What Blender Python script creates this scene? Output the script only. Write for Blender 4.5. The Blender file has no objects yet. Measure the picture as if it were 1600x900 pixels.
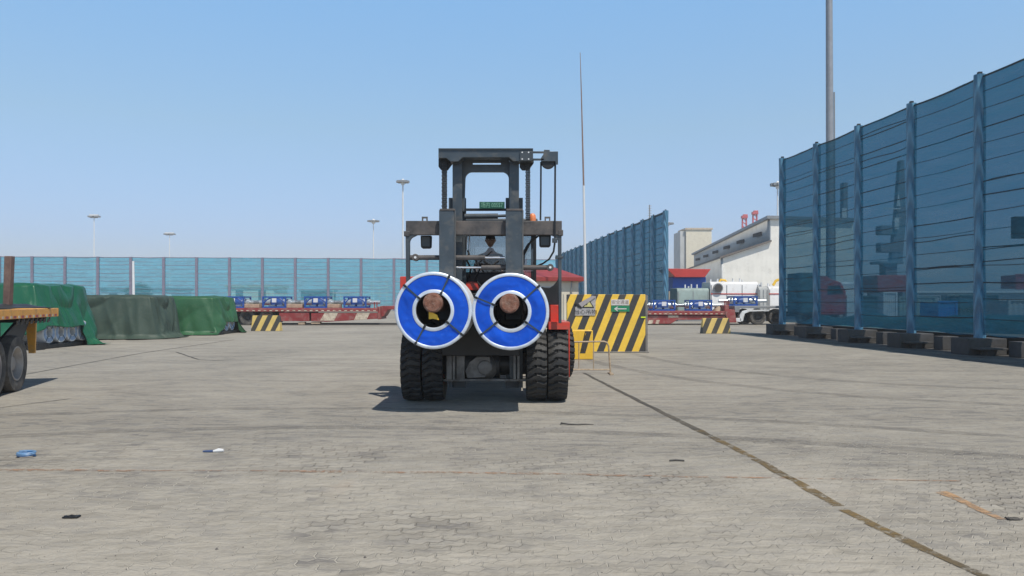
import bpy, bmesh, math, random
from mathutils import Vector, Matrix, noise
R = math.radians
random.seed(7)
S = bpy.context.scene
COL = S.collection

# ------------------------------------------------------------------ camera, sky, sun, exposure
F = 1200.0; HOR = 470.0; EYE = 1.5
cd = bpy.data.cameras.new('camera'); cam = bpy.data.objects.new('camera', cd); COL.objects.link(cam)
cd.sensor_width = 36; cd.lens = 36 * F / 1600; cd.shift_y = (HOR - 450) / 1600
cd.clip_start = 0.1; cd.clip_end = 6000
cam.location = (0, 0, EYE); cam.rotation_euler = (R(90), 0, 0); S.camera = cam
SUNV = Vector((0.30, -0.50, 1.0)).normalized()
w = bpy.data.worlds.new('World'); S.world = w; w.use_nodes = True
nt = w.node_tree; bg = nt.nodes['Background']
sky = nt.nodes.new('ShaderNodeTexSky'); sky.sky_type = 'NISHITA'; sky.sun_disc = False
sky.sun_elevation = math.asin(SUNV.z); sky.sun_rotation = math.atan2(SUNV.x, SUNV.y)
sky.altitude = 0; sky.air_density = 1.0; sky.dust_density = 1.6; sky.ozone_density = 2.2
gm = nt.nodes.new('ShaderNodeGamma'); gm.inputs[1].default_value = .78
tn = nt.nodes.new('ShaderNodeMix'); tn.data_type = 'RGBA'; tn.blend_type = 'MULTIPLY'; tn.inputs[0].default_value = 1; tn.inputs[7].default_value = (1.02, 1.03, 1.22, 1)
nt.links.new(sky.outputs[0], gm.inputs[0]); nt.links.new(gm.outputs[0], tn.inputs[6]); bg.inputs[1].default_value = 0.12
# the low sky is pale and bright, the zenith deep blue
SKYT = [(0.0, (.88, 1.02, 1.18)), (.08, (.93, 1.11, 1.28)), (.215, (1.16, 1.39, 1.26)), (.365, (1.20, 1.68, 1.62)), (.55, (.26, .40, .50)), (1.0, (.05, .07, .10))]
wtc = nt.nodes.new('ShaderNodeTexCoord'); wsp = nt.nodes.new('ShaderNodeSeparateXYZ'); wr = nt.nodes.new('ShaderNodeValToRGB')
nt.links.new(wtc.outputs['Generated'], wsp.inputs[0]); nt.links.new(wsp.outputs[2], wr.inputs[0])
for i, (p_, c_) in enumerate(SKYT):
    e_ = wr.color_ramp.elements[i] if i < 2 else wr.color_ramp.elements.new(p_)
    e_.position = p_; e_.color = (c_[0] / 2, c_[1] / 2, c_[2] / 2, 1)
t2 = nt.nodes.new('ShaderNodeMix'); t2.data_type = 'RGBA'; t2.blend_type = 'MULTIPLY'; t2.inputs[0].default_value = 1
t3 = nt.nodes.new('ShaderNodeMix'); t3.data_type = 'RGBA'; t3.blend_type = 'MULTIPLY'; t3.inputs[0].default_value = 1; t3.inputs[7].default_value = (2.5, 2.5, 2.5, 1)
nt.links.new(tn.outputs[2], t2.inputs[6]); nt.links.new(wr.outputs[0], t2.inputs[7]); nt.links.new(t2.outputs[2], t3.inputs[6]); nt.links.new(t3.outputs[2], bg.inputs[0])
ld = bpy.data.lights.new('sun', 'SUN'); ld.energy = 4.2; ld.angle = R(0.6); ld.color = (1, .94, .84)
sun = bpy.data.objects.new('sun', ld); COL.objects.link(sun); sun.location = (10, -20, 40)
sun.rotation_euler = (-SUNV).to_track_quat('-Z', 'Y').to_euler()
S.view_settings.view_transform = 'Standard'; S.view_settings.look = 'None'
S.view_settings.exposure = 0.0; S.view_settings.gamma = 1.0
S.view_settings.use_curve_mapping = False
S.render.engine = 'CYCLES'
S.cycles.max_bounces = 8; S.cycles.transparent_max_bounces = 24
S.cycles.volume_bounces = 1; S.cycles.diffuse_bounces = 3; S.cycles.glossy_bounces = 3

# ------------------------------------------------------------------ helpers
def P(x, y, Y):
    return Vector(((x - 800) / F * Y, Y, EYE + (HOR - y) / F * Y))
def G(x, y, z=0):
    Y = (EYE - z) * F / (y - HOR)
    return Vector(((x - 800) / F * Y, Y, z))

class N:
    def __init__(s, mat): s.t = mat.node_tree; s.n = s.t.nodes; s.l = s.t.links
    def a(s, typ, **k):
        n = s.n.new(typ)
        for kk, v in k.items():
            if kk in n.inputs: n.inputs[kk].default_value = v
            else: setattr(n, kk, v)
        return n
    def k(s, a, b): s.l.new(a, b)

def c4(c): return (c[0], c[1], c[2], 1)
MATS = {}
def ramp(h, fac, p0, p1, c0=(0, 0, 0), c1=(1, 1, 1)):
    r = h.a('ShaderNodeValToRGB'); h.k(fac, r.inputs[0])
    r.color_ramp.elements[0].position = p0; r.color_ramp.elements[0].color = c4(c0)
    r.color_ramp.elements[1].position = p1; r.color_ramp.elements[1].color = c4(c1)
    return r.outputs[0]
def mixc(h, fac, a, b, blend='MIX'):
    m = h.a('ShaderNodeMix'); m.data_type = 'RGBA'; m.blend_type = blend
    for sock, v in ((0, fac), (6, a), (7, b)):
        if isinstance(v, (int, float)): m.inputs[sock].default_value = v
        elif isinstance(v, tuple): m.inputs[sock].default_value = c4(v)
        else: h.k(v, m.inputs[sock])
    return m.outputs[2]
def mathn(h, op, a, b=0.0, c=None):
    m = h.a('ShaderNodeMath'); m.operation = op
    vals = (a, b) if c is None else (a, b, c)
    for i, v in enumerate(vals):
        if isinstance(v, (int, float)): m.inputs[i].default_value = v
        else: h.k(v, m.inputs[i])
    return m.outputs[0]
def noi(h, vec, scale, detail=4, rough=.55, dist=0):
    n = h.a('ShaderNodeTexNoise'); n.inputs['Scale'].default_value = scale
    n.inputs['Detail'].default_value = detail; n.inputs['Roughness'].default_value = rough
    n.inputs['Distortion'].default_value = dist
    if vec is not None: h.k(vec, n.inputs['Vector'])
    return n.outputs[0]

def pm(name, col, rough=.55, metal=0, var=.18, scale=2.5, dirt=None, damt=.5, dscale=1.5, bump=.0, bscale=30, spec=.5, coat=0, stretch=(1, 1, 1), trans=0):
    if name in MATS: return MATS[name]
    m = bpy.data.materials.new(name); m.use_nodes = True; h = N(m)
    b = h.n['Principled BSDF']
    tc = h.a('ShaderNodeTexCoord'); mp = h.a('ShaderNodeMapping'); mp.inputs['Scale'].default_value = stretch
    h.k(tc.outputs['Object'], mp.inputs[0]); v = mp.outputs[0]
    n1 = noi(h, v, scale, 5, .6)
    lo = tuple(x * (1 - var) for x in col); hi = tuple(min(1, x * (1 + var)) for x in col)
    c = ramp(h, n1, .32, .68, lo, hi)
    if dirt:
        n2 = noi(h, v, dscale, 7, .68, .3)
        fac = ramp(h, n2, .62 - .3 * damt, .80 - .2 * damt)
        f2 = mathn(h, 'MULTIPLY', fac, .85)
        c = mixc(h, f2, c, dirt)
        rr = mathn(h, 'MULTIPLY_ADD', fac, (.85 - rough) * .7, rough)
        h.k(rr, b.inputs['Roughness'])
    else:
        n3 = noi(h, v, scale * 4, 3)
        h.k(mathn(h, 'MULTIPLY_ADD', n3, .2, rough - .1), b.inputs['Roughness'])
    h.k(c, b.inputs['Base Color'])
    b.inputs['Metallic'].default_value = metal
    b.inputs['Specular IOR Level'].default_value = spec
    b.inputs['Coat Weight'].default_value = coat
    if bump:
        bp = h.a('ShaderNodeBump'); bp.inputs['Strength'].default_value = bump; bp.inputs['Distance'].default_value = .02
        h.k(noi(h, v, bscale, 4), bp.inputs['Height']); h.k(bp.outputs[0], b.inputs['Normal'])
    MATS[name] = m
    return m

ROOTM = {}
class MB:
    def __init__(s): s.v = []; s.f = []
    def add(s, vs, fs):
        o = len(s.v); s.v += [Vector(x) for x in vs]; s.f += [tuple(i + o for i in f) for f in fs]; return s
    def box(s, x0, x1, y0, y1, z0, z1):
        x0, x1 = sorted((x0, x1)); y0, y1 = sorted((y0, y1)); z0, z1 = sorted((z0, z1))
        return s.add([(x0, y0, z0), (x1, y0, z0), (x1, y1, z0), (x0, y1, z0), (x0, y0, z1), (x1, y0, z1), (x1, y1, z1), (x0, y1, z1)],
                     [(0, 3, 2, 1), (4, 5, 6, 7), (0, 1, 5, 4), (1, 2, 6, 5), (2, 3, 7, 6), (3, 0, 4, 7)])
    def pb(s, x0, y0, x1, y1, Y0, Y1):
        a = P(x0, y0, Y0); b = P(x1, y1, Y0); return s.box(a.x, b.x, Y0, Y1, a.z, b.z)
    def poly(s, pts, vec):
        # closed polygon (list of Vectors) extruded along vec
        n = len(pts); vec = Vector(vec)
        return s.add([Vector(p) for p in pts] + [Vector(p) + vec for p in pts],
                     [tuple(range(n)), tuple(range(2 * n - 1, n - 1, -1))] + [(i, n + i, n + (i + 1) % n, (i + 1) % n) for i in range(n)])
    def pp(s, pix, Y0, Y1):
        return s.poly([P(x, y, Y0) for x, y in pix], (0, Y1 - Y0, 0))
    def tube(s, pts, r, n=8, r2=None, cap=True):
        pts = [Vector(p) for p in pts]; m = len(pts); rings = []
        up = None
        for i, p in enumerate(pts):
            d = (pts[min(i + 1, m - 1)] - pts[max(i - 1, 0)]).normalized()
            if up is None:
                up = Vector((0, 0, 1)) if abs(d.z) < .9 else Vector((1, 0, 0))
            a = d.cross(up).normalized(); b = a.cross(d).normalized(); up = b
            rr = r if r2 is None else r + (r2 - r) * i / (m - 1)
            if isinstance(r, (list, tuple)): rr = r[i]
            rings.append([p + (a * math.cos(2 * math.pi * k / n) + b * math.sin(2 * math.pi * k / n)) * rr for k in range(n)])
        vs = [q for g in rings for q in g]; fs = []
        for i in range(m - 1):
            for k in range(n):
                fs.append((i * n + k, i * n + (k + 1) % n, (i + 1) * n + (k + 1) % n, (i + 1) * n + k))
        if cap: fs += [tuple(range(n - 1, -1, -1)), tuple(range((m - 1) * n, m * n))]
        return s.add(vs, fs)
    def cyl(s, a, b, r, r2=None, n=20): return s.tube([a, b], r, n, r2)
    def lathe(s, prof, c, axis=(1, 0, 0), n=40, closed=False):
        # prof: list of (along axis, radius)
        ax = Vector(axis).normalized(); t = Vector((0, 0, 1)) if abs(ax.z) < .9 else Vector((1, 0, 0))
        a = ax.cross(t).normalized(); b = a.cross(ax); c = Vector(c); vs = []; m = len(prof)
        for (u, r) in prof:
            for k in range(n):
                q = 2 * math.pi * k / n; vs.append(c + ax * u + (a * math.cos(q) + b * math.sin(q)) * r)
        fs = []
        for i in range(m if closed else m - 1):
            j = (i + 1) % m
            for k in range(n): fs.append((i * n + k, i * n + (k + 1) % n, j * n + (k + 1) % n, j * n + k))
        return s.add(vs, fs)
    def grid(s, fn, nu, nv, closed_u=False):
        vs = [fn(i / nu, j / nv) for j in range(nv + 1) for i in range(nu + (0 if closed_u else 1))]
        wdt = nu if closed_u else nu + 1; fs = []
        for j in range(nv):
            for i in range(nu):
                i2 = (i + 1) % wdt if closed_u else i + 1
                fs.append((j * wdt + i, j * wdt + i2, (j + 1) * wdt + i2, (j + 1) * wdt + i))
        return s.add(vs, fs)
    def build(s, name, mat, parent=None, bevel=0, smooth=True, world=True, angle=35, recalc=True, solid=0):
        me = bpy.data.meshes.new(name)
        vs = s.v
        if parent is not None and world:
            inv = ROOTM[parent.name].inverted(); vs = [inv @ x for x in vs]
        off = Matrix.Identity(4)
        me.from_pydata([tuple(x) for x in vs], [], s.f); me.materials.append(mat)
        if recalc:
            bm = bmesh.new(); bm.from_mesh(me); bmesh.ops.recalc_face_normals(bm, faces=bm.faces); bm.to_mesh(me); bm.free()
        o = bpy.data.objects.new(name, me); COL.objects.link(o)
        if parent is not None:
            o.parent = parent; ROOTM[o.name] = ROOTM[parent.name]
        else: ROOTM[o.name] = Matrix.Identity(4)
        if smooth:
            me.shade_smooth(); me.set_sharp_from_angle(angle=R(angle))
        if bevel:
            b = o.modifiers.new('bevel', 'BEVEL'); b.width = bevel; b.segments = 2; b.limit_method = 'ANGLE'; b.angle_limit = R(40)
        if solid:
            b = o.modifiers.new('solid', 'SOLIDIFY'); b.thickness = solid
        return o

def recenter(o):
    # put a top-level mesh object's origin at its base
    me = o.data; n = len(me.vertices)
    cx = sum(v.co.x for v in me.vertices) / n; cy = sum(v.co.y for v in me.vertices) / n; cz = min(v.co.z for v in me.vertices)
    for v in me.vertices: v.co -= Vector((cx, cy, cz))
    o.location = (cx, cy, cz)
    return o
def tag(o, label=None, cat=None, group=None, kind=None):
    if label: o['label'] = label
    if cat: o['category'] = cat
    if group: o['group'] = group
    if kind: o['kind'] = kind
    return o
def thing(name, label, cat, loc, rz=0, group=None):
    o = bpy.data.objects.new(name, None); COL.objects.link(o); o.location = loc; o.rotation_euler = (0, 0, rz)
    o.empty_display_size = .2
    ROOTM[o.name] = Matrix.Translation(Vector(loc)) @ Matrix.Rotation(rz, 4, 'Z')
    return tag(o, label, cat, group)
def dup(o, loc, rz=None, label=None):
    def cp(a, par):
        c = a.copy(); COL.objects.link(c)
        if par: c.parent = par
        for ch in list(kids[a.name]): cp(ch, c)
        return c
    kids = {}
    def collect(a):
        kids[a.name] = list(a.children)
        for ch in a.children: collect(ch)
    collect(o); c = cp(o, None); c.location = loc
    if rz is not None: c.rotation_euler = (0, 0, rz)
    if label: c['label'] = label
    ROOTM[c.name] = Matrix.Translation(Vector(loc)) @ Matrix.Rotation(c.rotation_euler.z, 4, 'Z')
    return c
def text(name, body, size, mat, parent, c, depth=.002, aspect=1.0):
    # lettering lying in the XZ plane, facing -Y, centred on c
    cu = bpy.data.curves.new(name, 'FONT'); cu.body = body; cu.size = size; cu.extrude = depth
    cu.align_x = 'CENTER'; cu.align_y = 'CENTER'; cu.resolution_u = 2
    t = bpy.data.objects.new('t', cu); COL.objects.link(t)
    dg = bpy.context.evaluated_depsgraph_get(); me = bpy.data.meshes.new_from_object(t.evaluated_get(dg))
    bpy.data.objects.remove(t)
    mb = MB(); mb.add([Vector((v.co.x * aspect + c[0], c[1] - v.co.z, v.co.y + c[2])) for v in me.vertices], [tuple(p.vertices) for p in me.polygons])
    return mb.build(name, mat, parent, smooth=False, recalc=False)

# ------------------------------------------------------------------ materials
def ground_material():
    m = bpy.data.materials.new('block_paving'); m.use_nodes = True; h = N(m); b = h.n['Principled BSDF']
    tc = h.a('ShaderNodeTexCoord'); v = tc.outputs['Object']
    mp = h.a('ShaderNodeMapping'); mp.inputs['Rotation'].default_value = (0, 0, R(-17)); h.k(v, mp.inputs[0])
    sp = h.a('ShaderNodeSeparateXYZ'); h.k(mp.outputs[0], sp.inputs[0])
    x, y = sp.outputs[0], sp.outputs[1]
    wob = mathn(h, 'MULTIPLY_ADD', noi(h, v, 1.1, 2), .05, -.025)
    tri = mathn(h, 'PINGPONG', x, .056)                       # zigzag interlocking edges
    y2 = mathn(h, 'ADD', mathn(h, 'ADD', y, mathn(h, 'MULTIPLY', tri, .75)), wob)
    tri2 = mathn(h, 'PINGPONG', y, .056)
    x2 = mathn(h, 'ADD', x, mathn(h, 'MULTIPLY', tri2, .35))
    cb = h.a('ShaderNodeCombineXYZ'); h.k(x2, cb.inputs[0]); h.k(y2, cb.inputs[1])
    br = h.a('ShaderNodeTexBrick'); h.k(cb.outputs[0], br.inputs['Vector'])
    br.inputs['Scale'].default_value = 1; br.inputs['Brick Width'].default_value = .225; br.inputs['Row Height'].default_value = .1125
    br.inputs['Mortar Size'].default_value = .0075; br.inputs['Mortar Smooth'].default_value = .5; br.offset = .5
    br.inputs['Color1'].default_value = (0, 0, 0, 1); br.inputs['Color2'].default_value = (1, 1, 1, 1); br.inputs['Mortar'].default_value = (.5, .5, .5, 1)
    joint = br.outputs['Fac']; tone = br.outputs['Color']
    nbig = noi(h, v, .10, 7, .66, .8); nmid = noi(h, v, .8, 7, .65, .5); nfine = noi(h, v, 14, 6, .7); ngr = noi(h, v, 90, 3, .6)
    # streaks left by tyres, running across
    mp2 = h.a('ShaderNodeMapping'); mp2.inputs['Scale'].default_value = (.35, 1.4, 1); mp2.inputs['Rotation'].default_value = (0, 0, R(8)); h.k(v, mp2.inputs[0])
    nst = noi(h, mp2.outputs[0], .9, 7, .68, 1.2)
    c = ramp(h, nbig, .36, .64, (.195, .19, .178), (.375, .355, .315))
    c = mixc(h, mathn(h, 'MULTIPLY', ramp(h, nmid, .35, .72), .55), c, (.40, .375, .33))       # dusty patches
    c = mixc(h, mathn(h, 'MULTIPLY', ramp(h, nst, .45, .66), .66), c, (.158, .152, .145))        # rubber and oil smudges
    c = mixc(h, mathn(h, 'MULTIPLY', ramp(h, nfine, .47, .72), .5), c, (.17, .16, .142))
    c = mixc(h, mathn(h, 'MULTIPLY', ramp(h, ngr, .55, .8), .22), c, (.42, .40, .36))
    mp3 = h.a('ShaderNodeMapping'); mp3.inputs['Scale'].default_value = (2.6, 8.5, 1); mp3.inputs['Rotation'].default_value = (0, 0, R(-9)); h.k(v, mp3.inputs[0])
    nd = noi(h, mp3.outputs[0], 1.0, 6, .66, .5)
    # old oil and rubber stains, broad and soft
    st1 = ramp(h, noi(h, v, .30, 7, .68, 1.4), .55, .66)
    c = mixc(h, mathn(h, 'MULTIPLY', st1, .42), c, (.135, .130, .125))
    # wind-blown sand lies thicker on the near side of the yard
    spg = h.a('ShaderNodeSeparateXYZ'); h.k(v, spg.inputs[0])
    near = mathn(h, 'ADD', mathn(h, 'MULTIPLY_ADD', spg.outputs[1], -.16, 1.45), mathn(h, 'MULTIPLY_ADD', noi(h, v, .5, 6, .62, .8), 1.3, -.65))
    ncl = h.a('ShaderNodeClamp'); h.k(near, ncl.inputs[0])
    c = mixc(h, mathn(h, 'MULTIPLY', ncl.outputs[0], .60), c, (.53, .485, .41))
    # exposed blocks show in patches; elsewhere sand fills the joints
    mask = ramp(h, noi(h, v, .42, 5, .6, .6), .38, .56)
    mask2 = ramp(h, noi(h, v, 2.6, 4, .6), .36, .60)
    show = mathn(h, 'MULTIPLY', mask, mask2)
    fade = h.a('ShaderNodeClamp'); h.k(mathn(h, 'MULTIPLY_ADD', spg.outputs[1], -.17, 2.3), fade.inputs[0])
    show = mathn(h, 'MULTIPLY', show, fade.outputs[0])
    tv = mathn(h, 'MULTIPLY', tone, show)
    c = mixc(h, mathn(h, 'MULTIPLY', tv, .85), c, (.150, .142, .138))
    jshow = mathn(h, 'MULTIPLY', joint, mathn(h, 'MULTIPLY', mathn(h, 'MULTIPLY_ADD', show, .85, .14), fade.outputs[0]))
    jc = ramp(h, noi(h, v, .6, 3), .40, .56, (.17, .155, .135), (.52, .485, .42))
    c = mixc(h, jshow, c, jc)
    c = mixc(h, mathn(h, 'MULTIPLY', ramp(h, nd, .51, .63), .50), c, (.175, .160, .142))
    c = mixc(h, mathn(h, 'MULTIPLY', ramp(h, nd, .47, .36), .28), c, (.48, .44, .36))
    # rusty tint near the cracks
    c = mixc(h, mathn(h, 'MULTIPLY', ramp(h, noi(h, v, .5, 6, .7, 1), .64, .8), .35), c, (.30, .21, .15))
    hs = h.a('ShaderNodeHueSaturation'); hs.inputs['Value'].default_value = 1.03; h.k(c, hs.inputs['Color'])
    h.k(hs.outputs[0], b.inputs['Base Color'])
    b.inputs['Roughness'].default_value = .9; b.inputs['Specular IOR Level'].default_value = .25
    hgt = mathn(h, 'MULTIPLY', jshow, -.6)
    hgt = mathn(h, 'MULTIPLY_ADD', nfine, .55, hgt); hgt = mathn(h, 'MULTIPLY_ADD', ngr, .18, hgt)
    hgt = mathn(h, 'MULTIPLY_ADD', tv, -.25, hgt)
    hgt = mathn(h, 'MULTIPLY_ADD', nmid, 1.3, hgt); hgt = mathn(h, 'MULTIPLY_ADD', nd, -1.2, hgt)
    bp = h.a('ShaderNodeBump'); bp.inputs['Strength'].default_value = .9; bp.inputs['Distance'].default_value = .028
    h.k(hgt, bp.inputs['Height']); h.k(bp.outputs[0], b.inputs['Normal'])
    return m

def worn_paint(name, c0, c1, cover=.5, scale=6, soft=.085, most=1.0):
    m = bpy.data.materials.new(name); m.use_nodes = True; h = N(m); b = h.n['Principled BSDF']
    tc = h.a('ShaderNodeTexCoord'); v = tc.outputs['Object']
    h.k(ramp(h, noi(h, v, .9, 5, .6, .5), .35, .65, c0, c1), b.inputs['Base Color']); b.inputs['Roughness'].default_value = .85
    f = mathn(h, 'MULTIPLY', ramp(h, noi(h, v, scale, 7, .72), cover - soft * .8, cover + soft * 1.2), most)
    tr = h.a('ShaderNodeBsdfTransparent'); mx = h.a('ShaderNodeMixShader')
    h.k(f, mx.inputs[0]); h.k(tr.outputs[0], mx.inputs[1]); h.k(b.outputs[0], mx.inputs[2])
    h.k(mx.outputs[0], h.n['Material Output'].inputs[0]); return m

def netting(name, col, openness, tint, transl=.25):
    # dust-screen netting: fine holes averaged into a transparent share
    m = bpy.data.materials.new(name); m.use_nodes = True; h = N(m); h.n.remove(h.n['Principled BSDF'])
    tc = h.a('ShaderNodeTexCoord'); mp = h.a('ShaderNodeMapping'); mp.inputs['Scale'].default_value = (.35, .35, 2.2)
    h.k(tc.outputs['Object'], mp.inputs[0]); v = mp.outputs[0]
    n1 = noi(h, v, 1.3, 7, .66, 1.1)
    c = ramp(h, n1, .32, .68, tuple(x * .62 for x in col), tuple(x * 1.38 for x in col))
    di = h.a('ShaderNodeBsdfDiffuse'); tl = h.a('ShaderNodeBsdfTranslucent'); h.k(c, di.inputs[0]); h.k(c, tl.inputs[0])
    m1 = h.a('ShaderNodeMixShader'); m1.inputs[0].default_value = transl; h.k(di.outputs[0], m1.inputs[1]); h.k(tl.outputs[0], m1.inputs[2])
    tr = h.a('ShaderNodeBsdfTransparent'); tr.inputs[0].default_value = c4(tint)
    f = mathn(h, 'MULTIPLY_ADD', n1, -.34, openness + .17)
    m2 = h.a('ShaderNodeMixShader'); h.k(f, m2.inputs[0]); h.k(m1.outputs[0], m2.inputs[1]); h.k(tr.outputs[0], m2.inputs[2])
    h.k(m2.outputs[0], h.n['Material Output'].inputs[0]); return m

def sleeve_mat():
    # cloth wound round a post: diagonal creases, their shine painted into the colour
    m = bpy.data.materials.new('wrapped_sleeve'); m.use_nodes = True; h = N(m); b = h.n['Principled BSDF']
    tc = h.a('ShaderNodeTexCoord'); mp = h.a('ShaderNodeMapping'); mp.inputs['Scale'].default_value = (5, 5, .8); h.k(tc.outputs['Object'], mp.inputs[0])
    wv = h.a('ShaderNodeTexWave'); wv.inputs['Scale'].default_value = .8; wv.inputs['Distortion'].default_value = 3; wv.inputs['Detail'].default_value = 3
    wv.bands_direction = 'DIAGONAL'; h.k(mp.outputs[0], wv.inputs[0])
    c = ramp(h, wv.outputs['Fac'], .1, .95, (.045, .16, .27), (.11, .29, .43))
    c = mixc(h, mathn(h, 'MULTIPLY', ramp(h, noi(h, tc.outputs['Object'], 3, 6, .7), .5, .75), .5), c, (.13, .15, .18))
    h.k(c, b.inputs['Base Color']); b.inputs['Roughness'].default_value = .42
    bp = h.a('ShaderNodeBump'); bp.inputs['Strength'].default_value = .8; bp.inputs['Distance'].default_value = .05
    h.k(wv.outputs['Fac'], bp.inputs['Height']); h.k(bp.outputs[0], b.inputs['Normal'])
    return m

def stripes_mat(name, ca, cb_, period, slope, duty=.5, chip=(.35, .33, .3)):
    # hazard stripes painted on concrete, in object XZ
    m = bpy.data.materials.new(name); m.use_nodes = True; h = N(m); b = h.n['Principled BSDF']
    tc = h.a('ShaderNodeTexCoord'); sp = h.a('ShaderNodeSeparateXYZ'); h.k(tc.outputs['Object'], sp.inputs[0])
    u = mathn(h, 'MULTIPLY_ADD', sp.outputs[2], -slope, sp.outputs[0])
    u = mathn(h, 'MULTIPLY_ADD', noi(h, tc.outputs['Object'], 9, 3), .012, u)
    fr = mathn(h, 'FRACT', mathn(h, 'DIVIDE', u, period))
    k = mathn(h, 'GREATER_THAN', fr, duty)
    v = tc.outputs['Object']
    ca2 = ramp(h, noi(h, v, 3, 6, .7), .3, .7, tuple(x * .82 for x in ca), tuple(min(1, x * 1.1) for x in ca))
    c = mixc(h, k, ca2, cb_)
    c = mixc(h, mathn(h, 'MULTIPLY', ramp(h, noi(h, v, 7, 8, .75), .63, .72), .8), c, chip)
    c = mixc(h, mathn(h, 'MULTIPLY', ramp(h, noi(h, v, 1.2, 6, .7), .5, .8), .3), c, (.25, .2, .15))
    h.k(c, b.inputs['Base Color']); b.inputs['Roughness'].default_value = .65
    bp = h.a('ShaderNodeBump'); bp.inputs['Strength'].default_value = .3; bp.inputs['Distance'].default_value = .01
    h.k(noi(h, v, 20, 5), bp.inputs['Height']); h.k(bp.outputs[0], b.inputs['Normal'])
    return m

def ribbed(name, col, pitch=.3, axis=0, rough=.6, dirt=(.3, .27, .22)):
    m = bpy.data.materials.new(name); m.use_nodes = True; h = N(m); b = h.n['Principled BSDF']
    tc = h.a('ShaderNodeTexCoord'); sp = h.a('ShaderNodeSeparateXYZ'); h.k(tc.outputs['Object'], sp.inputs[0])
    pg = mathn(h, 'PINGPONG', sp.outputs[axis], pitch)
    v = tc.outputs['Object']
    c = ramp(h, noi(h, v, .6, 6, .6), .3, .7, tuple(x * .88 for x in col), tuple(min(1, x * 1.07) for x in col))
    c = mixc(h, mathn(h, 'MULTIPLY', ramp(h, noi(h, v, 1.1, 8, .7), .55, .8), .45), c, dirt)
    h.k(c, b.inputs['Base Color']); b.inputs['Roughness'].default_value = rough
    bp = h.a('ShaderNodeBump'); bp.inputs['Strength'].default_value = .25; bp.inputs['Distance'].default_value = .02
    h.k(mathn(h, 'DIVIDE', pg, pitch), bp.inputs['Height']); h.k(bp.outputs[0], b.inputs['Normal'])
    return m

def glass_mat():
    m = bpy.data.materials.new('cab_glass'); m.use_nodes = True; h = N(m); h.n.remove(h.n['Principled BSDF'])
    tr = h.a('ShaderNodeBsdfTransparent'); tr.inputs[0].default_value = (.80, .83, .84, 1)
    gl = h.a('ShaderNodeBsdfGlossy'); gl.inputs['Roughness'].default_value = .03
    mx = h.a('ShaderNodeMixShader'); mx.inputs[0].default_value = .07
    h.k(tr.outputs[0], mx.inputs[1]); h.k(gl.outputs[0], mx.inputs[2]); h.k(mx.outputs[0], h.n['Material Output'].inputs[0])
    return m

def tarp_mat(name, col, gl=.35, transl=.2, dust=(.3, .3, .25)):
    m = bpy.data.materials.new(name); m.use_nodes = True; h = N(m); b = h.n['Principled BSDF']
    tc = h.a('ShaderNodeTexCoord'); v = tc.outputs['Object']
    c = ramp(h, noi(h, v, .9, 7, .65, .6), .3, .7, tuple(x * .88 for x in col), tuple(x * 1.12 for x in col))
    c = mixc(h, mathn(h, 'MULTIPLY', ramp(h, noi(h, v, 2.2, 8, .7, .5), .54, .78), .3), c, dust)
    h.k(c, b.inputs['Base Color']); b.inputs['Roughness'].default_value = gl
    bp = h.a('ShaderNodeBump'); bp.inputs['Strength'].default_value = .25; bp.inputs['Distance'].default_value = .04
    h.k(noi(h, v, 5, 5, .6, .9), bp.inputs['Height']); h.k(bp.outputs[0], b.inputs['Normal'])
    tl = h.a('ShaderNodeBsdfTranslucent'); h.k(c, tl.inputs[0])
    mx = h.a('ShaderNodeMixShader'); mx.inputs[0].default_value = transl
    h.k(b.outputs[0], mx.inputs[1]); h.k(tl.outputs[0], mx.inputs[2]); h.k(mx.outputs[0], h.n['Material Output'].inputs[0])
    return m

M_ground = ground_material()
DUST = (.30, .27, .22)
M_dark = pm('charcoal_steel', (.055, .068, .08), .42, .1, .2, 3, dirt=(.10, .105, .105), damt=.45, dscale=2.2, bump=.08)
M_mast = pm('mast_steel', (.055, .071, .086), .36, .15, .2, 3, dirt=(.14, .135, .125), damt=.42, dscale=5, bump=.08)
M_bar = pm('greasy_brown_steel', (.062, .058, .058), .5, .1, .3, 6, dirt=(.14, .12, .11), damt=.7, dscale=4, bump=.15)
M_black = pm('black_steel', (.012, .013, .015), .5, 0, .3, 4, dirt=(.04, .038, .035), damt=.3)
M_grease = pm('greasy_grey_steel', (.16, .155, .15), .45, .3, .25, 6, dirt=(.07, .06, .05), damt=.5, dscale=5)
M_chain = pm('chain_steel', (.03, .03, .03), .5, .3, .3, 20)
M_chrome = pm('chrome_rod', (.8, .8, .82), .25, 1, .03)
M_red = pm('red_paint', (.62, .045, .025), .35, 0, .12, 3, dirt=(.25, .10, .07), damt=.35, dscale=3, coat=.3)
M_rubber = pm('tyre_rubber', (.015, .0155, .017), .6, 0, .25, 6, dirt=(.06, .056, .05), damt=.4, dscale=4, bump=.1)
M_rubg = pm('dusty_tyre_rubber', (.07, .066, .062), .85, 0, .2, 6, dirt=(.19, .17, .145), damt=.6, dscale=5, bump=.1)
M_rust = pm('rusty_rod_end', (.20, .085, .055), .75, .1, .4, 14, dirt=(.33, .22, .17), damt=.6, dscale=18, bump=.5, bscale=60)
M_coilblue = pm('blue_coil_wrap', (.004, .080, .56), .30, 0, .14, 2, dirt=(.10, .22, .62), damt=.12, dscale=7, bump=.25, bscale=5, spec=.3)
M_galv = pm('galvanised_steel', (.62, .66, .72), .32, .75, .12, 4, dirt=(.35, .38, .42), damt=.4, dscale=6)
M_edge = pm('edge_guard_steel', (.70, .76, .84), .38, .35, .1, 4, dirt=(.45, .50, .56), damt=.4, dscale=9)
M_white = pm('white_steel', (.72, .73, .74), .4, 0, .06, 2, dirt=(.45, .43, .4), damt=.35, dscale=3)
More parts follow.
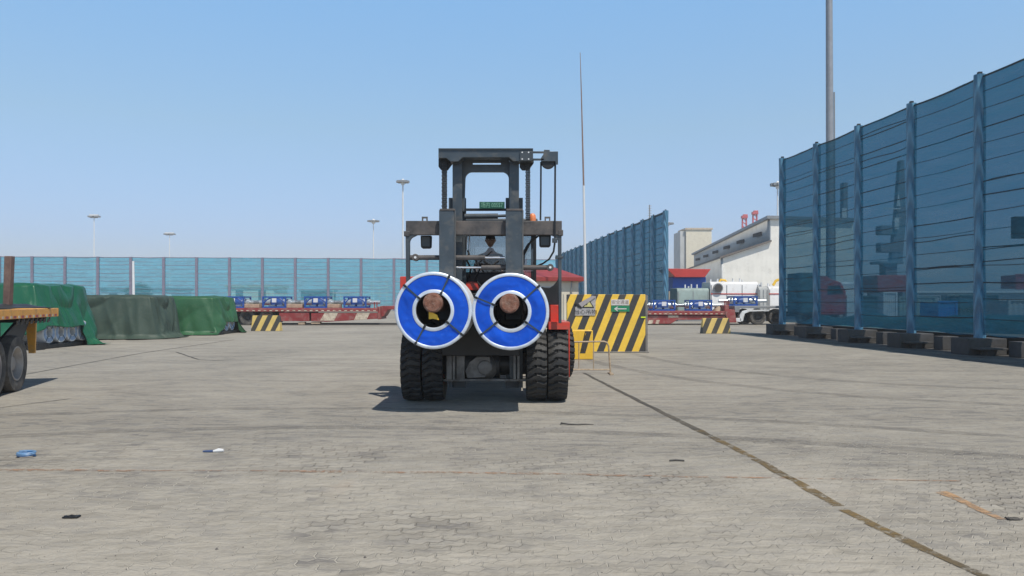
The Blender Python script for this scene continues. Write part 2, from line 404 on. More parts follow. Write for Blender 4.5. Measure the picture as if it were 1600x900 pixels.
M_strap = pm('steel_strap', (.05, .075, .08), .45, .3, .2, 5)
M_bore = pm('coil_bore', (.05, .045, .045), .6, .2, .3, 6)
M_glass = glass_mat()
M_yel = pm('yellow_paint', (.82, .50, .04), .45, 0, .1, 3, dirt=(.45, .3, .1), damt=.4)
M_green = pm('plate_green', (.012, .10, .06), .4, 0, .1)
M_platetext = pm('plate_letter', (.20, .42, .30), .5, 0, .2, 30)
M_orange = pm('orange_paint', (.78, .36, .05), .45, 0, .12, 4, dirt=(.4, .25, .12), damt=.45, dscale=5)
M_conc = pm('grey_concrete', (.22, .21, .195), .85, 0, .2, 3, dirt=(.11, .10, .09), damt=.6, dscale=2, bump=.4, bscale=25)
M_concd = pm('dark_concrete', (.062, .062, .064), .85, 0, .25, 3, dirt=(.06, .055, .05), damt=.6, dscale=2, bump=.4, bscale=25)
M_cream = pm('cream_wall', (.72, .66, .53), .8, 0, .05, 1, dirt=(.55, .48, .38), damt=.3)
M_roofred = pm('red_roof', (.34, .045, .04), .5, 0, .15, 2, dirt=(.22, .06, .05), damt=.4)
M_pipe = pm('worn_rail_paint', (.46, .36, .25), .5, .1, .3, 10, dirt=(.25, .17, .12), damt=.5, dscale=12)
M_maroon = pm('maroon_paint', (.27, .035, .035), .5, 0, .2, 2, dirt=(.33, .20, .17), damt=.5, dscale=2.5)
M_patch = pm('cream_patch_paint', (.60, .52, .40), .6, 0, .2, 3, dirt=(.3, .15, .12), damt=.5, dscale=5)
M_blue = pm('blue_frame_paint', (.012, .075, .33), .4, 0, .2, 3, dirt=(.1, .15, .25), damt=.3)
M_tan = pm('timber_packing', (.42, .31, .22), .8, 0, .2, 5, bump=.3)
M_shaft = pm('pale_shaft_metal', (.50, .56, .60), .35, .5, .1, 2)
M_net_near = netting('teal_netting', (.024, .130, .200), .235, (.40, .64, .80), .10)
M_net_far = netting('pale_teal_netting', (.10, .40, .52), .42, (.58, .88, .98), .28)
M_sleeve = sleeve_mat()
M_post = pm('purple_grey_post', (.22, .20, .27), .6, .1, .15, 3)
M_wire = pm('dark_wire', (.008, .03, .05), .6, 0, .1)
M_lampw = pm('lamp_white', (.72, .73, .74), .5, 0, .05)
M_lampg = pm('lamp_grey', (.28, .29, .30), .5, .3, .1)
M_skin = pm('skin', (.32, .17, .11), .55, 0, .08)
M_cloth = pm('dark_workwear', (.018, .022, .03), .85, 0, .2, 8)
M_cap = pm('cap_cloth', (.012, .012, .015), .8, 0, .1)

# ------------------------------------------------------------------ ground
fxv = lambda Y: 15.02 - .0858 * Y
def struct(o): o['kind'] = 'structure'; return o
g = MB(); g.add([(-700, -60, 0), (700, -60, 0), (700, 900, 0), (-700, 900, 0)], [(0, 1, 2, 3)])
struct(g.build('ground', M_ground, smooth=False))
def strip(name, pts, wd, mat, z=.004, jit=0, seg=14):
    """thin sheet following world points with widths wd"""
    mb = MB(); L = []; 
    for i in range(len(pts) - 1):
        a, b = Vector(pts[i]), Vector(pts[i + 1])
        for k in range(seg if i < len(pts) - 2 else seg + 1):
            t = k / seg; p = a.lerp(b, t); wv = wd[i] + (wd[i + 1] - wd[i]) * t
            d = (b - a).normalized(); nn = Vector((-d.y, d.x, 0))
            jl = (noise.noise(p * 2.3) * jit, noise.noise(p * 2.9 + Vector((9, 3, 1))) * jit)
            L.append((p + nn * (wv / 2 + jl[0]), p - nn * (wv / 2 + jl[1])))
    vs = []; 
    for a, b in L: vs += [(a.x, a.y, z), (b.x, b.y, z)]
    mb.add(vs, [(2 * i, 2 * i + 1, 2 * i + 3, 2 * i + 2) for i in range(len(L) - 1)])
    return struct(mb.build(name, mat, smooth=False))
M_line = worn_paint('worn_line_paint', (.085, .074, .055), (.25, .165, .055), .46, 9)
M_line2 = worn_paint('dark_line_paint', (.07, .066, .06), (.12, .105, .08), .40, 5)
M_rustline = worn_paint('faded_orange_paint', (.42, .25, .15), (.33, .20, .13), .525, 9)
M_crack = worn_paint('tar_joint', (.05, .047, .043), (.09, .085, .075), .40, 3)
strip('painted_line', [G(912, 583), G(985, 620), G(1090, 672)], [.07, .085, .09], M_line2, jit=.02)
strip('painted_line', [G(1090, 672), G(1170, 712), G(1312, 791)], [.09, .09, .09], M_line, jit=.03, z=.004)
strip('painted_line', [G(1318, 797), G(1400, 838), G(1540, 903), G(1700, 975)], [.085, .085, .085, .085], M_line, jit=.03)
strip('faded_line', [G(-60, 735), G(400, 736), G(800, 740), G(1060, 745), G(1500, 752)], [.06, .05, .08, .05, .03], M_rustline, jit=.03, seg=30)
strip('faded_mark', [G(1468, 768), G(1565, 812)], [.09, .07], worn_paint('faded_mark_paint', (.45, .28, .15), (.40, .26, .16), .45, 8), jit=.03)
strip('expansion_joint', [G(40, 585), G(220, 552), G(365, 531)], [.05, .05, .06], M_crack, jit=.02)
strip('expansion_joint', [G(-20, 640), G(110, 623)], [.03, .02], M_crack, jit=.02)
strip('tyre_mark', [G(275, 550), G(310, 562), G(350, 564)], [.06, .05, .03], M_crack, jit=.03)
M_rub = worn_paint('rubber_trace', (.15, .145, .14), (.20, .19, .175), .50, 2.2, soft=.2, most=.42)
for k, (q, wd_) in enumerate((([(-7, 8.0), (-4.2, 8.9), (-1.5, 9.1), (1.6, 8.6), (4.4, 7.6), (6.5, 6.4)], .26), ([(-7.4, 9.9), (-3.5, 10.7), (0, 10.4), (3.6, 9.4), (7.2, 7.6)], .24),
        ([(1.2, 30), (1.6, 22), (2.8, 16), (5.2, 12.2), (9, 10.4)], .3), ([(3.1, 30), (3.4, 22), (4.4, 17.2), (6.6, 14.0), (10.5, 12.3)], .3))):
    sm = []
    for i in range(len(q) - 1):
        for f_ in (0, .25, .5, .75):
            p0 = q[max(i - 1, 0)]; p1 = q[i]; p2 = q[i + 1]; p3 = q[min(i + 2, len(q) - 1)]
            sm.append(Vector([.5 * (2 * p1[a] + (p2[a] - p0[a]) * f_ + (2 * p0[a] - 5 * p1[a] + 4 * p2[a] - p3[a]) * f_ ** 2 + (3 * p1[a] - p0[a] - 3 * p2[a] + p3[a]) * f_ ** 3) for a in (0, 1)] + [0]))
    sm.append(Vector((q[-1][0], q[-1][1], 0)))
    strip('tyre_mark', sm, [wd_] * len(sm), M_rub, z=.0015 + .0003 * k, jit=.05, seg=4)
strip('kerb_line', [Vector((-26, 47.0, 0)), Vector((-2, 47.0, 0))], [.25, .25], M_concd, z=.008)
strip('fence_shade_strip', [Vector((fxv(34.9) - .55, 34.9, 0)), Vector((fxv(6) - .75, 6, 0))], [2.3, 2.6], worn_paint('painted_fence_shade', (.07, .07, .07), (.12, .115, .11), .36, 1.5), jit=.15, seg=60)  # dark sheet painted along the net fence to deepen its cast shadow
kb = MB(); kb.box(-60, -2.2, 47.9, 48.2, 0, .12)
struct(kb.build('kerb', M_concd, bevel=.02))

# ------------------------------------------------------------------ wheels
def tyre_mb(c, r, wdt, lugs=0, depth=.02, rim=.62, n=None, skew=.35):
    """tyre round the X axis. lugs>0 cuts curved lateral grooves"""
    mb = MB(); c = Vector(c); n = n or (lugs * 8 if lugs else 40)
    prof = []
    hw = wdt / 2
    K = 12 if lugs else 4
    prof.append((-hw * .80, r * rim)); prof.append((-hw * .98, r * (rim + .08))); prof.append((-hw * 1.0, r * .84))
    for k in range(K + 1):
        t = -1 + 2 * k / K
        prof.append((hw * t * .96, r * (1 - .035 * abs(t) ** 3)))
    prof.append((hw * 1.0, r * .84)); prof.append((hw * .98, r * (rim + .08))); prof.append((hw * .80, r * rim))
    vs = []
    for (u, rr) in prof:
        for k in range(n):
            q = 2 * math.pi * k / n; r2 = rr
            if lugs and rr > r * .9:
                ph = (k / 8.0 + skew * math.cos(u / hw * 3.6) + .25 * u / hw) % 1.0
                edge = abs(u / hw) < .90 or True
                if ph < .27 and not abs(u / hw) < .10: r2 = rr - depth
            vs.append(c + Vector((u, math.cos(q) * r2, math.sin(q) * r2)))
    m = len(prof); fs = []
    for i in range(m - 1):
        for k in range(n): fs.append((i * n + k, i * n + (k + 1) % n, (i + 1) * n + (k + 1) % n, (i + 1) * n + k))
    mb.add(vs, fs); return mb
def rim_mb(c, r, wdt, side=1, dish=.5):
    mb = MB()
    mb.lathe([(-wdt * .4 * side, r * 1.0), (wdt * .46 * side, r * 1.02), (wdt * .46 * side, r * .93), (wdt * .36 * side, r * .86), (wdt * (.42 - dish) * side, r * .74),
              (wdt * (.42 - dish) * side, r * .45), (wdt * .2 * side, r * .40), (wdt * .24 * side, r * .22), (wdt * .24 * side, .001)], c, (1, 0, 0), 28)
    for k in range(8):
        q = k * math.pi / 4; p = Vector(c) + Vector((wdt * (.42 - dish) * side, math.cos(q) * r * .6, math.sin(q) * r * .6))
        mb.cyl(p, p + Vector((.03 * side, 0, 0)), r * .06, n=6)
    return mb

# ------------------------------------------------------------------ forklift
FL = thing('forklift', 'large red and charcoal forklift facing the camera with a tall mast and two coil rams', 'forklift', (-0.40, 11.6, 0))
YA = 11.6
for X, lab in ((-1.471, None), (-1.156, None), (.361, None), (.671, None)):
    wl = thing('tmp', None, None, (X, YA, 0)); bpy.data.objects.remove(wl)
    t = tyre_mb((X, YA, .55), .55, .30, lugs=30, depth=.028, skew=.22)
    wo = t.build('front_wheel', M_rubber, FL, angle=30)
    rim_mb((X, YA, .55), .34, .30, 1 if X > -.4 else -1).build('rim', M_red, wo)
# rear steered wheels
for sx in (-1, 1):
    cx = -0.40 + (1.36 if sx > 0 else -1.28); mb = tyre_mb((0, 0, 0), .53, .30, lugs=28, depth=.03, skew=.22)
    rot = Matrix.Translation((cx, 14.9, .53)) @ Matrix.Rotation(R(9), 4, 'Z')
    mb.v = [rot @ v for v in mb.v]; wo = mb.build('rear_wheel', M_rubber, FL, angle=30)
    rb = rim_mb((0, 0, 0), .33, .3, sx); rb.v = [rot @ v for v in rb.v]; rb.build('rim', M_black, wo)
# axle
a = MB(); a.cyl((-1.3, YA, .55), (.5, YA, .55), .16, n=20); a.cyl((-.72, YA, .55), (-.18, YA, .55), .26, .26, 24)
a.build('front_axle', M_black, FL, bevel=.01)
a = MB(); a.lathe([(-.36, .001), (-.35, .10), (-.25, .19), (-.05, .23), (.05, .2), (.10, .10), (.12, .001)], (-.40, 11.62, .52), (0, 1, 0), 24)
a.pp([(727, 580), (733, 566), (745, 557), (765, 557), (767, 568), (758, 590), (730, 591)], 11.28, 11.36)
a.build('axle_housing', M_grease, FL, bevel=.008)
a = MB(); a.cyl((-1.6, 14.9, .5), (.8, 14.9, .5), .12); a.build('rear_axle', M_black, FL)
# carriage
c = MB(); c.pb(634, 345, 878, 367, 11.12, 11.22)
c.pb(631, 361, 640, 369, 11.11, 11.23); c.pb(872, 359, 880, 368, 11.11, 11.23)
c.build('carriage_bar', M_bar, FL, bevel=.008)
for x0, x1 in ((686, 712), (790, 818)):
    u = MB(); u.pb(x0, 328, x1 - 3, 500, 11.0, 11.10); u.pb(x1 - 4, 328, x1, 500, 11.015, 11.09)
    u.build('carriage_upright', M_mast, FL, bevel=.008)
    q_ = MB(); q_.pb(x1 - 1.6, 329, x1 - .3, 499, 11.008, 11.0145); q_.build('rubbed_edge', M_grease, FL)
    s_ = MB(); s_.pb(x0 + 1, 326, x1 - 1, 329, 10.99, 11.12); s_.build('upright_cap', M_bar, FL, bevel=.004)
c = MB(); c.pb(690, 458, 812, 556, 11.12, 11.20); c.pb(700, 472, 800, 480, 11.05, 11.12); c.pb(650, 463, 838, 536, 11.21, 11.25)
c.build('carriage_plate', M_black, FL, bevel=.01)
# side frames hanging from the bar, rounded inner corner
def arcpts(cx, cy, r, a0, a1, n=7): return [(cx + r * math.cos(R(a0 + (a1 - a0) * i / n)), cy + r * math.sin(R(a0 + (a1 - a0) * i / n))) for i in range(n + 1)]
sf = MB(); sf.pp([(633.5, 367), (652, 367), (649, 368.5)] + arcpts(650, 379, 10, 265, 180)[1:] + [(640, 455), (634.5, 455)], 11.13, 11.21)
sf.build('side_frame', M_dark, FL, bevel=.004)
sf = MB(); sf.pp([(877.5, 367), (860, 367), (864, 368.5)] + [(869, 370.5), (872, 375)] + [(873, 505), (877.5, 505)], 11.13, 11.21)
sf.pb(868, 400, 880, 404, 11.12, 11.22)
sf.build('side_frame', M_dark, FL, bevel=.004)
# coil rams
for nm, (x, y) in (('l', (676, 473)), ('r', (796, 474))):
    e = P(x, y, 9.84); rm = MB()
    rm.lathe([(0, .001), (0, .105), (-.012, .112), (-.012, .122), (-.03, .128), (-1.2, .128)], e, (0, -1, 0), 32)
    rm.build('coil_ram', M_rust, FL, angle=40)
    fl = MB(); fl.cyl(Vector((e.x, 11.02, e.z)), Vector((e.x, 11.12, e.z)), .2, n=24); fl.build('ram_flange', M_black, FL, bevel=.01)
yt = MB(); yt.pp([(670, 486), (677, 489), (683, 492), (686, 500), (676, 498), (670, 499)], 9.92, 9.926); yt.build('yellow_tag', M_yel, FL); yt = MB(); yt.tube([P(671, 480, 9.95), P(671, 487, 9.925)], .004, 5); yt.build('tag_wire', M_black, FL)
# mast
for s_, (x0, x1) in ((-1, (707, 722)), (1, (796, 811))):
    m_ = MB(); 
    m_.pb(x0, 252, x1, 596, 11.36, 11.40); 
    if s_ < 0: m_.pb(x0, 252, x0 + 3, 596, 11.40, 11.56); m_.pb(x1 - 4, 252, x1, 596, 11.40, 11.56)
    else: m_.pb(x1 - 3, 252, x1, 596, 11.40, 11.56); m_.pb(x0, 252, x0 + 4, 596, 11.40, 11.56)
    m_.build('inner_mast_rail', M_mast, FL, bevel=.004)
    o_ = MB()
    if s_ < 0: o_.pb(701, 309, 707, 606, 11.44, 11.70); o_.pb(707, 309, 728, 606, 11.62, 11.70)
    else: o_.pb(811, 309, 817, 606, 11.44, 11.70); o_.pb(790, 309, 811, 606, 11.62, 11.70)
    o_.build('outer_mast_rail', M_dark, FL, bevel=.006)
    f_ = MB()
    if s_ < 0: f_.pb(697.5, 540, 706, 593, 11.22, 11.34); f_.pb(707, 540, 711, 593, 11.24, 11.34); f_.pb(713, 540, 726, 593, 11.30, 11.35)
    else: f_.pb(802, 545, 806, 593, 11.22, 11.34); f_.pb(808, 545, 812, 593, 11.22, 11.34)
    f_.build('mast_foot', M_grease, FL, bevel=.004)
    # lift cylinder and black hose guard
    l_ = MB(); cx = P(714 if s_ < 0 else 802, 0, 11.8).x
    l_.cyl((cx, 11.8, .5), (cx, 11.8, 2.8), .055); l_.build('lift_cylinder', M_black, FL)
b_ = MB(); b_.pp([(685, 233), (833, 233), (833, 252), (802, 252), (795, 246), (723, 246), (716, 252.5), (704, 252.5), (697, 247), (685, 247)], 11.18, 11.42)
b_.build('mast_top_beam', M_mast, FL, bevel=.006)
b_ = MB(); b_.pb(685, 231.6, 833, 233.4, 11.16, 11.46); b_.build('beam_lip', M_dark, FL)
x_ = MB()
x_.pb(722, 246, 796, 253.5, 11.46, 11.54); x_.pb(722, 253.5, 738.5, 257, 11.46, 11.54); x_.pb(782.5, 253.5, 796, 257, 11.46, 11.54); x_.pb(722, 257, 796, 268.2, 11.46, 11.54)
x_.pp([(722, 268.2)] + [(739, 268.2)] + arcpts(738, 279, 11, 270, 180)[1:] + [(725.5, 330), (722, 330)], 11.46, 11.54)
x_.pp([(796, 268.2)] + [(783, 268.2)] + arcpts(784, 279, 11, 270, 360)[1:] + [(794.8, 330), (796, 330)], 11.46, 11.54)
x_.build('mast_cross_plate', M_dark, FL)
x_ = MB(); x_.pb(726, 325.5, 796, 329, 11.5, 11.56); x_.build('mast_tie_bar', M_black, FL)
x_ = MB(); a0, a1 = P(726, 338, 11.3), P(778, 337.5, 11.3); x_.cyl(a0, a1, .038); x_.cyl(a1, P(791, 337, 11.3), .022); x_.build('shift_cylinder', M_dark, FL)
x_ = MB(); x_.pb(690, 592, 824, 596, 11.3, 11.42); x_.build('mast_bottom_tie', M_grease, FL, bevel=.004)
# chains and sprocket housings
for x0, x1 in ((690, 699), (821, 829)):
    ch = MB(); n = 34; zt = P(0, 250, 11.3).z; zb = P(0, 350, 11.3).z; xa = P(x0, 0, 11.3).x; xb = P(x1, 0, 11.3).x
    for i in range(n):
        za = zt + (zb - zt) * i / n; zc = za + (zb - zt) / n * .86
        ins = .008 if i % 2 else 0
        for q in range(4):
            wdx = (xb - xa - 2 * ins) / 4; ch.box(xa + ins + q * wdx, xa + ins + q * wdx + wdx * .8, 11.29, 11.33, za, zc)
        ch.cyl((xa + .004, 11.31, (za + zc) / 2), (xb - .004, 11.31, (za + zc) / 2), .007, n=6)
    ch.build('lift_chain', M_chain, FL, smooth=False)
for x0, x1 in ((685, 707), (812, 834)):
    h_ = MB(); h_.pp([(x0, 247), (x1, 247), (x1, 254), (x1 - 6, 262), (x0 + 14, 265), (x0 + 4, 265), (x0, 260)], 11.34, 11.44)
    h_.build('chain_sheave_housing', M_black, FL, bevel=.01)
# hose reel bracket
h_ = MB(); h_.pb(812.5, 236, 832.5, 251, 11.155, 11.178); h_.build('bolted_plate', M_dark, FL, bevel=.003)
for bx in (816, 826):
    for by in (238, 248.5):
        h_ = MB(); p = P(bx, by, 11.15); h_.cyl(p, p + Vector((0, .012, 0)), .011, n=8); h_.build('bolt', M_white, FL)
h_ = MB(); h_.pb(832, 236.3, 850, 239, 11.2, 11.24); h_.pb(832, 247.5, 850, 250.3, 11.2, 11.24)
h_.pp([(850, 234), (859, 234), (859, 236.5), (872, 236.5), (872, 257), (868, 257), (868, 252), (846, 252), (845, 247), (849, 241)], 11.2, 11.22)
h_.pp([(850, 236.5), (872, 236.5), (872, 252), (850, 252)], 11.28, 11.30)
h_.build('hose_bracket', M_mast, FL, bevel=.003)
h_ = MB(); p = P(856.5, 253, 11.25); h_.cyl(p - Vector((0, .025, 0)), p + Vector((0, .025, 0)), .105, n=28); h_.build('hose_sheave', M_black, FL, bevel=.008)
h_ = MB(); h_.tube([P(845.3, 253, 11.25), P(845, 300, 11.25), P(844.5, 344, 11.2)], .013)
h_.tube([P(867.5, 253, 11.25), P(867.3, 300, 11.2), P(867, 345, 11.10), P(867, 378, 11.08), P(865, 393, 11.08), P(858, 405, 11.1), P(848, 412, 11.2), P(838, 416, 11.3)], .014)
h_.build('hydraulic_hose', M_black, FL)
h_ = MB(); h_.pb(863, 372, 871, 379, 11.06, 11.12); h_.build('hose_clamp', M_dark, FL, bevel=.003)
h_ = MB()
for k, (sx, ex) in enumerate(((843, 817), (838, 816))):
    h_.tube([P(sx, 367, 11.3), P(sx - 6, 372, 11.3), P(ex + 8, 382 + k * 6, 11.3), P(ex + 2, 392 + k * 8, 11.32), P(ex + 1, 420, 11.35)], .014)
h_.build('looped_hose', M_black, FL)
h_ = MB()
for x in (729.5, 733.5): h_.tube([P(x, 366, 11.6), P(x, 391, 11.6)], .012)
h_.build('chrome_pipe', M_chrome, FL)
h_ = MB(); h_.tube([P(731, 392, 11.55), P(733, 397, 11.5), P(728, 404, 11.5), P(736, 420, 11.6), P(730, 440, 11.7)], .016)
h_.tube([P(742, 404, 11.6), P(750, 420, 11.6), P(742, 436, 11.7), P(752, 448, 11.7)], .014); h_.tube([P(756, 408, 11.6), P(768, 416, 11.5), P(778, 408, 11.6)], .014)
h_.build('tangled_hose', M_black, FL)
# side-shift cylinders
def hcyl(y, xt0, xt1, xr0, xr1, eye, Y=11.16):
    o = MB(); o.cyl(P(xt0, y, Y), P(xt1, y, Y), .036, n=18)
    e = P(eye, y, Y); o.cyl(e - Vector((0, .05, 0)), e + Vector((0, .05, 0)), .052, n=18)
    o2 = o.build('ram_cylinder', M_bar, FL, bevel=.004)
    r_ = MB(); r_.cyl(P(xr0, y, Y), P(xr1, y, Y), .017, n=12); r_.build('piston_rod', M_chrome, o2)
    p_ = MB(); p_.cyl(e - Vector((0, .062, 0)), e - Vector((0, .045, 0)), .018, n=12); p_.build('pin', M_white, o2)
hcyl(402.5, 641, 758, 758, 789, 649.5)
hcyl(418, 752, 862, 713, 752, 859.5)
# lamps
for (x0, x1, y0, y1, tx0, tx1) in ((657, 674, 368, 388, 659, 668), (842.5, 861, 367.5, 386, 851, 860)):
    l_ = MB(); l_.pp([(x0, y0), (x1, y0), (x1 - .5, y1 - 2), (x1 - 3, y1), (x0 + 3, y1), (x0 + .5, y1 - 2)], 11.24, 11.36)
    lo = l_.build('work_lamp', M_black, FL, bevel=.01)
    l_ = MB(); l_.pb(tx0, 338.5, tx1, 341, 11.2, 11.24); l_.pb(tx0, 341, tx0 + 2, 346, 11.2, 11.24); l_.pb(tx1 - 2, 341, tx1, 346, 11.2, 11.24); l_.build('lamp_bracket', M_grease, lo)
    l_ = MB(); l_.pb(x0 + 2.5, y0 + 2, x1 - 2.5, y1 - 3, 11.230, 11.239); l_.build('lens', M_dark, lo, bevel=.003)
a_ = MB(); p = P(832, 338, 11.9); a_.lathe([(0, .001), (0, .05), (.06, .055), (.11, .05), (.14, .03), (.15, .001)], p - Vector((0, 0, .1)), (0, 0, 1), 18)
a_.build('warning_beacon', pm('orange_lens', (.8, .25, .1), .3, 0, .1), FL)
# plate
pl = MB(); pl.pb(749, 315.3, 788.5, 325.8, 11.44, 11.452); plo = pl.build('number_plate', M_green, FL, bevel=.002)
pc = P(768.5, 320.8, 11.436)
text('plate_lettering', '场内 00557', .092, M_platetext, plo, (pc.x, pc.y, pc.z), aspect=.74)
# body
b_ = MB()
b_.box(-1.15, .35, 12.0, 15.6, .62, 1.32); b_.box(-.95, .15, 11.85, 12.2, .35, .9)
b_.build('chassis', M_black, FL, bevel=.02)
b_ = MB(); b_.pp([(857, 503), (890.5, 503), (890.5, 515), (857, 515)], 11.3, 12.6); b_.pp([(888, 515), (890.5, 515), (890, 590), (889, 590)], 12.2, 12.25)
b_.pb(860, 476.5, 874, 503, 11.5, 12.1); b_.build('front_fender', M_red, FL, bevel=.012)
b_ = MB(); b_.box(-1.66, -1.32, 11.45, 12.6, 1.16, 1.26); b_.pp([(624.8, 432), (652, 432), (652, 470), (624.8, 470)], 12.0, 12.6); b_.build('front_fender', M_red, FL, bevel=.012)
b_ = MB(); b_.pp([(846, 448), (858, 450), (865, 446), (870, 440), (873, 434), (873, 476.5), (846, 476.5)], 11.7, 11.8)
b_.build('step_guard', M_black, FL, bevel=.006)
b_ = MB(); b_.box(-.95, -.2, 11.9, 12.5, 1.42, 1.72); b_.box(-1.0, .2, 12.1, 12.35, 1.30, 1.95); b_.build('dash_cowl', M_black, FL, bevel=.03)
b_ = MB(); b_.pp([(727, 440), (744, 440), (752, 447), (750, 454), (727, 454)], 11.75, 11.9); b_.build('hood_front', M_red, FL, bevel=.012)
b_ = MB(); b_.box(-1.35, .55, 14.1, 15.9, 1.15, 1.62); b_.box(-1.45, .65, 15.6, 16.5, .5, 1.62); b_.build('counterweight', M_red, FL, bevel=.06)
# cab
YB = 12.35; cab = MB()
xl, xr = P(704, 0, YB).x, P(838, 0, YB).x
for X in (xl, xr - .05):
    for Y in (YB, 13.75): cab.box(X, X + .05, Y, Y + .05, 1.3, 2.74)
cab.box(xl, xr, YB, YB + .05, 2.66, 2.74); cab.box(xl, xr, 13.75, 13.80, 2.66, 2.74); cab.box(xl, xr, 13.75, 13.8, 1.3, 1.75)
cab.box(xl, xl + .05, YB + .05, 13.75, 2.66, 2.74); cab.box(xr - .05, xr, YB + .05, 13.75, 2.66, 2.74)
cab.box(xl, xr, YB, 13.8, 1.26, 1.32)
xm = P(791, 0, YB).x; cab.box(xm, xm + .035, YB + .004, YB + .045, 1.9, 2.66)
cab.build('cab_frame', M_black, FL, bevel=.006)
rf = MB(); rf.box(xl - .02, xr + .02, YB - .05, 13.85, 2.742, 2.82); rf.build('cab_roof', M_dark, FL, bevel=.02)
gl = MB(); gl.box(xl + .05, xr - .05, YB + .02, YB + .026, 1.95, 2.66); gl.build('windscreen', M_glass, FL)
gl = MB(); gl.box(xl + .05, xr - .05, 13.77, 13.776, 1.75, 2.66); gl.build('rear_window', M_glass, FL)
se = MB(); sx = P(766, 0, 13.0).x
se.box(sx - .25, sx + .25, 12.95, 13.42, 1.62, 1.76); se.box(sx - .2, sx + .2, 13.36, 13.46, 1.74, 2.2); se.build('driver_seat', M_black, FL, bevel=.03)
st = MB(); st.lathe([(0.012 * math.cos(R(a)), .19 + .012 * math.sin(R(a))) for a in range(0, 360, 45)], (sx, 12.62, 2.02), (0, -.55, .83), 28, closed=True)
st.cyl((sx, 12.62, 2.02), (sx, 12.5, 1.75), .02); st.cyl((sx - .19, 12.62, 2.02), (sx + .19, 12.62, 2.02), .009, n=8)
st.build('steering_wheel', M_black, FL)
lv = MB()
for k in range(4): lv.tube([(sx + .24 + k * .05, 12.75, 1.7), (sx + .25 + k * .05, 12.70, 2.05)], .008, 6)
lv.build('control_levers', M_black, FL)
wp = MB(); wp.tube([(sx - .3, YB - .02, 2.0), (sx + .05, YB - .02, 2.3)], .008); wp.build('wiper', M_black, FL)

# ------------------------------------------------------------------ driver
def skinmesh(verts, edges, root=0, lvl=2):
    me = bpy.data.meshes.new('sk'); me.from_pydata([v[0] for v in verts], edges, [])
    o = bpy.data.objects.new('sk', me); COL.objects.link(o)
    m = o.modifiers.new('skin', 'SKIN'); m.use_smooth_shade = True
    for i, v in enumerate(verts):
        r = v[1] if isinstance(v[1], tuple) else (v[1], v[1])
        o.data.skin_vertices[0].data[i].radius = r
        o.data.skin_vertices[0].data[i].use_root = (i == root)
    sb = o.modifiers.new('sub', 'SUBSURF'); sb.levels = lvl; sb.render_levels = lvl
    dg = bpy.context.evaluated_depsgraph_get(); dg.update()
    r = bpy.data.meshes.new_from_object(o.evaluated_get(dg)); bpy.data.objects.remove(o)
    out = ([v.co.copy() for v in r.vertices], [tuple(p.vertices) for p in r.polygons]); return out
hx, hy, hz = sx, 13.15, 1.84
DR = thing('person', 'driver in dark workwear and a cap sitting inside the forklift cab', 'person', (hx, hy, hz - .1))
def V(x, y, z): return (hx + x, hy + y, hz + z)
sk = [(V(0, 0, 0), (.15, .11)), (V(0, .02, .2), (.14, .10)), (V(0, .02, .38), (.155, .105)), (V(0, 0, .50), (.07, .065)), (V(0, -.01, .58), .055)]
ed = [(0, 1), (1, 2), (2, 3), (3, 4)]
def chain(base, pts):
    prev = base
    for p, r in pts:
        sk.append((V(*p), r)); ed.append((prev, len(sk) - 1)); prev = len(sk) - 1
    return prev
HW = {}
for s in (-1, 1):
    chain(0, [((s * .11, -.10, -.01), .085), ((s * .15, -.42, -.0), .065), ((s * .15, -.50, -.22), .05), ((s * .15, -.5, -.42), .04), ((s * .15, -.6, -.46), .035)])
    w_ = chain(2, [((s * .17, .01, .40), .065), ((s * .24, -.05, .22), .048), ((s * .27, -.14, .08), .042), ((s * .22, -.34, .14), .032), ((s * .19, -.45, .17), (.035, .02))])
    HW[s] = w_
bv, bf = skinmesh(sk, ed)
body = MB(); body.add(bv, bf)
# head with a nose, ears and chin
hc = Vector(V(0, -.03, .69))
def headf(u, v):
    q = u * 2 * math.pi; p = -math.pi / 2 + v * math.pi
    x = math.cos(q) * math.cos(p); y = math.sin(q) * math.cos(p); z = math.sin(p)
    jaw = 1 - .22 * max(0, -z) ** 1.2
    d = Vector((x * .077 * jaw, y * .098 * (1 - .1 * max(0, -z)), z * .118))
    if y < 0:
        nose = math.exp(-((x / .16) ** 2 + ((z + .10) / .22) ** 2)); d.y -= .024 * nose
        for sgn in (-1, 1): d.y += .010 * math.exp(-(((x - sgn * .38) / .16) ** 2 + ((z - .12) / .12) ** 2))
        d.y -= .006 * math.exp(-((x / .3) ** 2 + ((z + .52) / .08) ** 2))
    ear = math.exp(-(((y - .05) / .18) ** 2 + ((z + .02) / .24) ** 2)) * (abs(x) > .8); d.x += math.copysign(.02, x) * ear
    return hc + d
body.grid(headf, 48, 30, True)
for s in (-1, 1):
    w_ = sk[HW[s]][0]
    for i in range(4):
        bx = Vector(w_) + Vector((s * (-.024 + .016 * i), -.03, .0))
        L = (.035, .04, .037, .03)[i]
        fv, ff = skinmesh([(bx + Vector((0, .02, 0)), .009), (bx + Vector((0, -L, .006)), .009), (bx + Vector((0, -L - .02, -.02)), .008), (bx + Vector((0, -L - .005, -.042)), .007)], [(0, 1), (1, 2), (2, 3)], 0, 1)
        body.add(fv, ff)
    bx = Vector(w_) + Vector((-s * .03, .0, 0))
    fv, ff = skinmesh([(bx + Vector((s * .02, .01, 0)), .011), (bx + Vector((-s * .012, -.025, .0)), .010), (bx + Vector((-s * .01, -.055, -.015)), .008)], [(0, 1), (1, 2)], 0, 1)
    body.add(fv, ff)
body.build('body', M_skin, DR, recalc=False, angle=80)
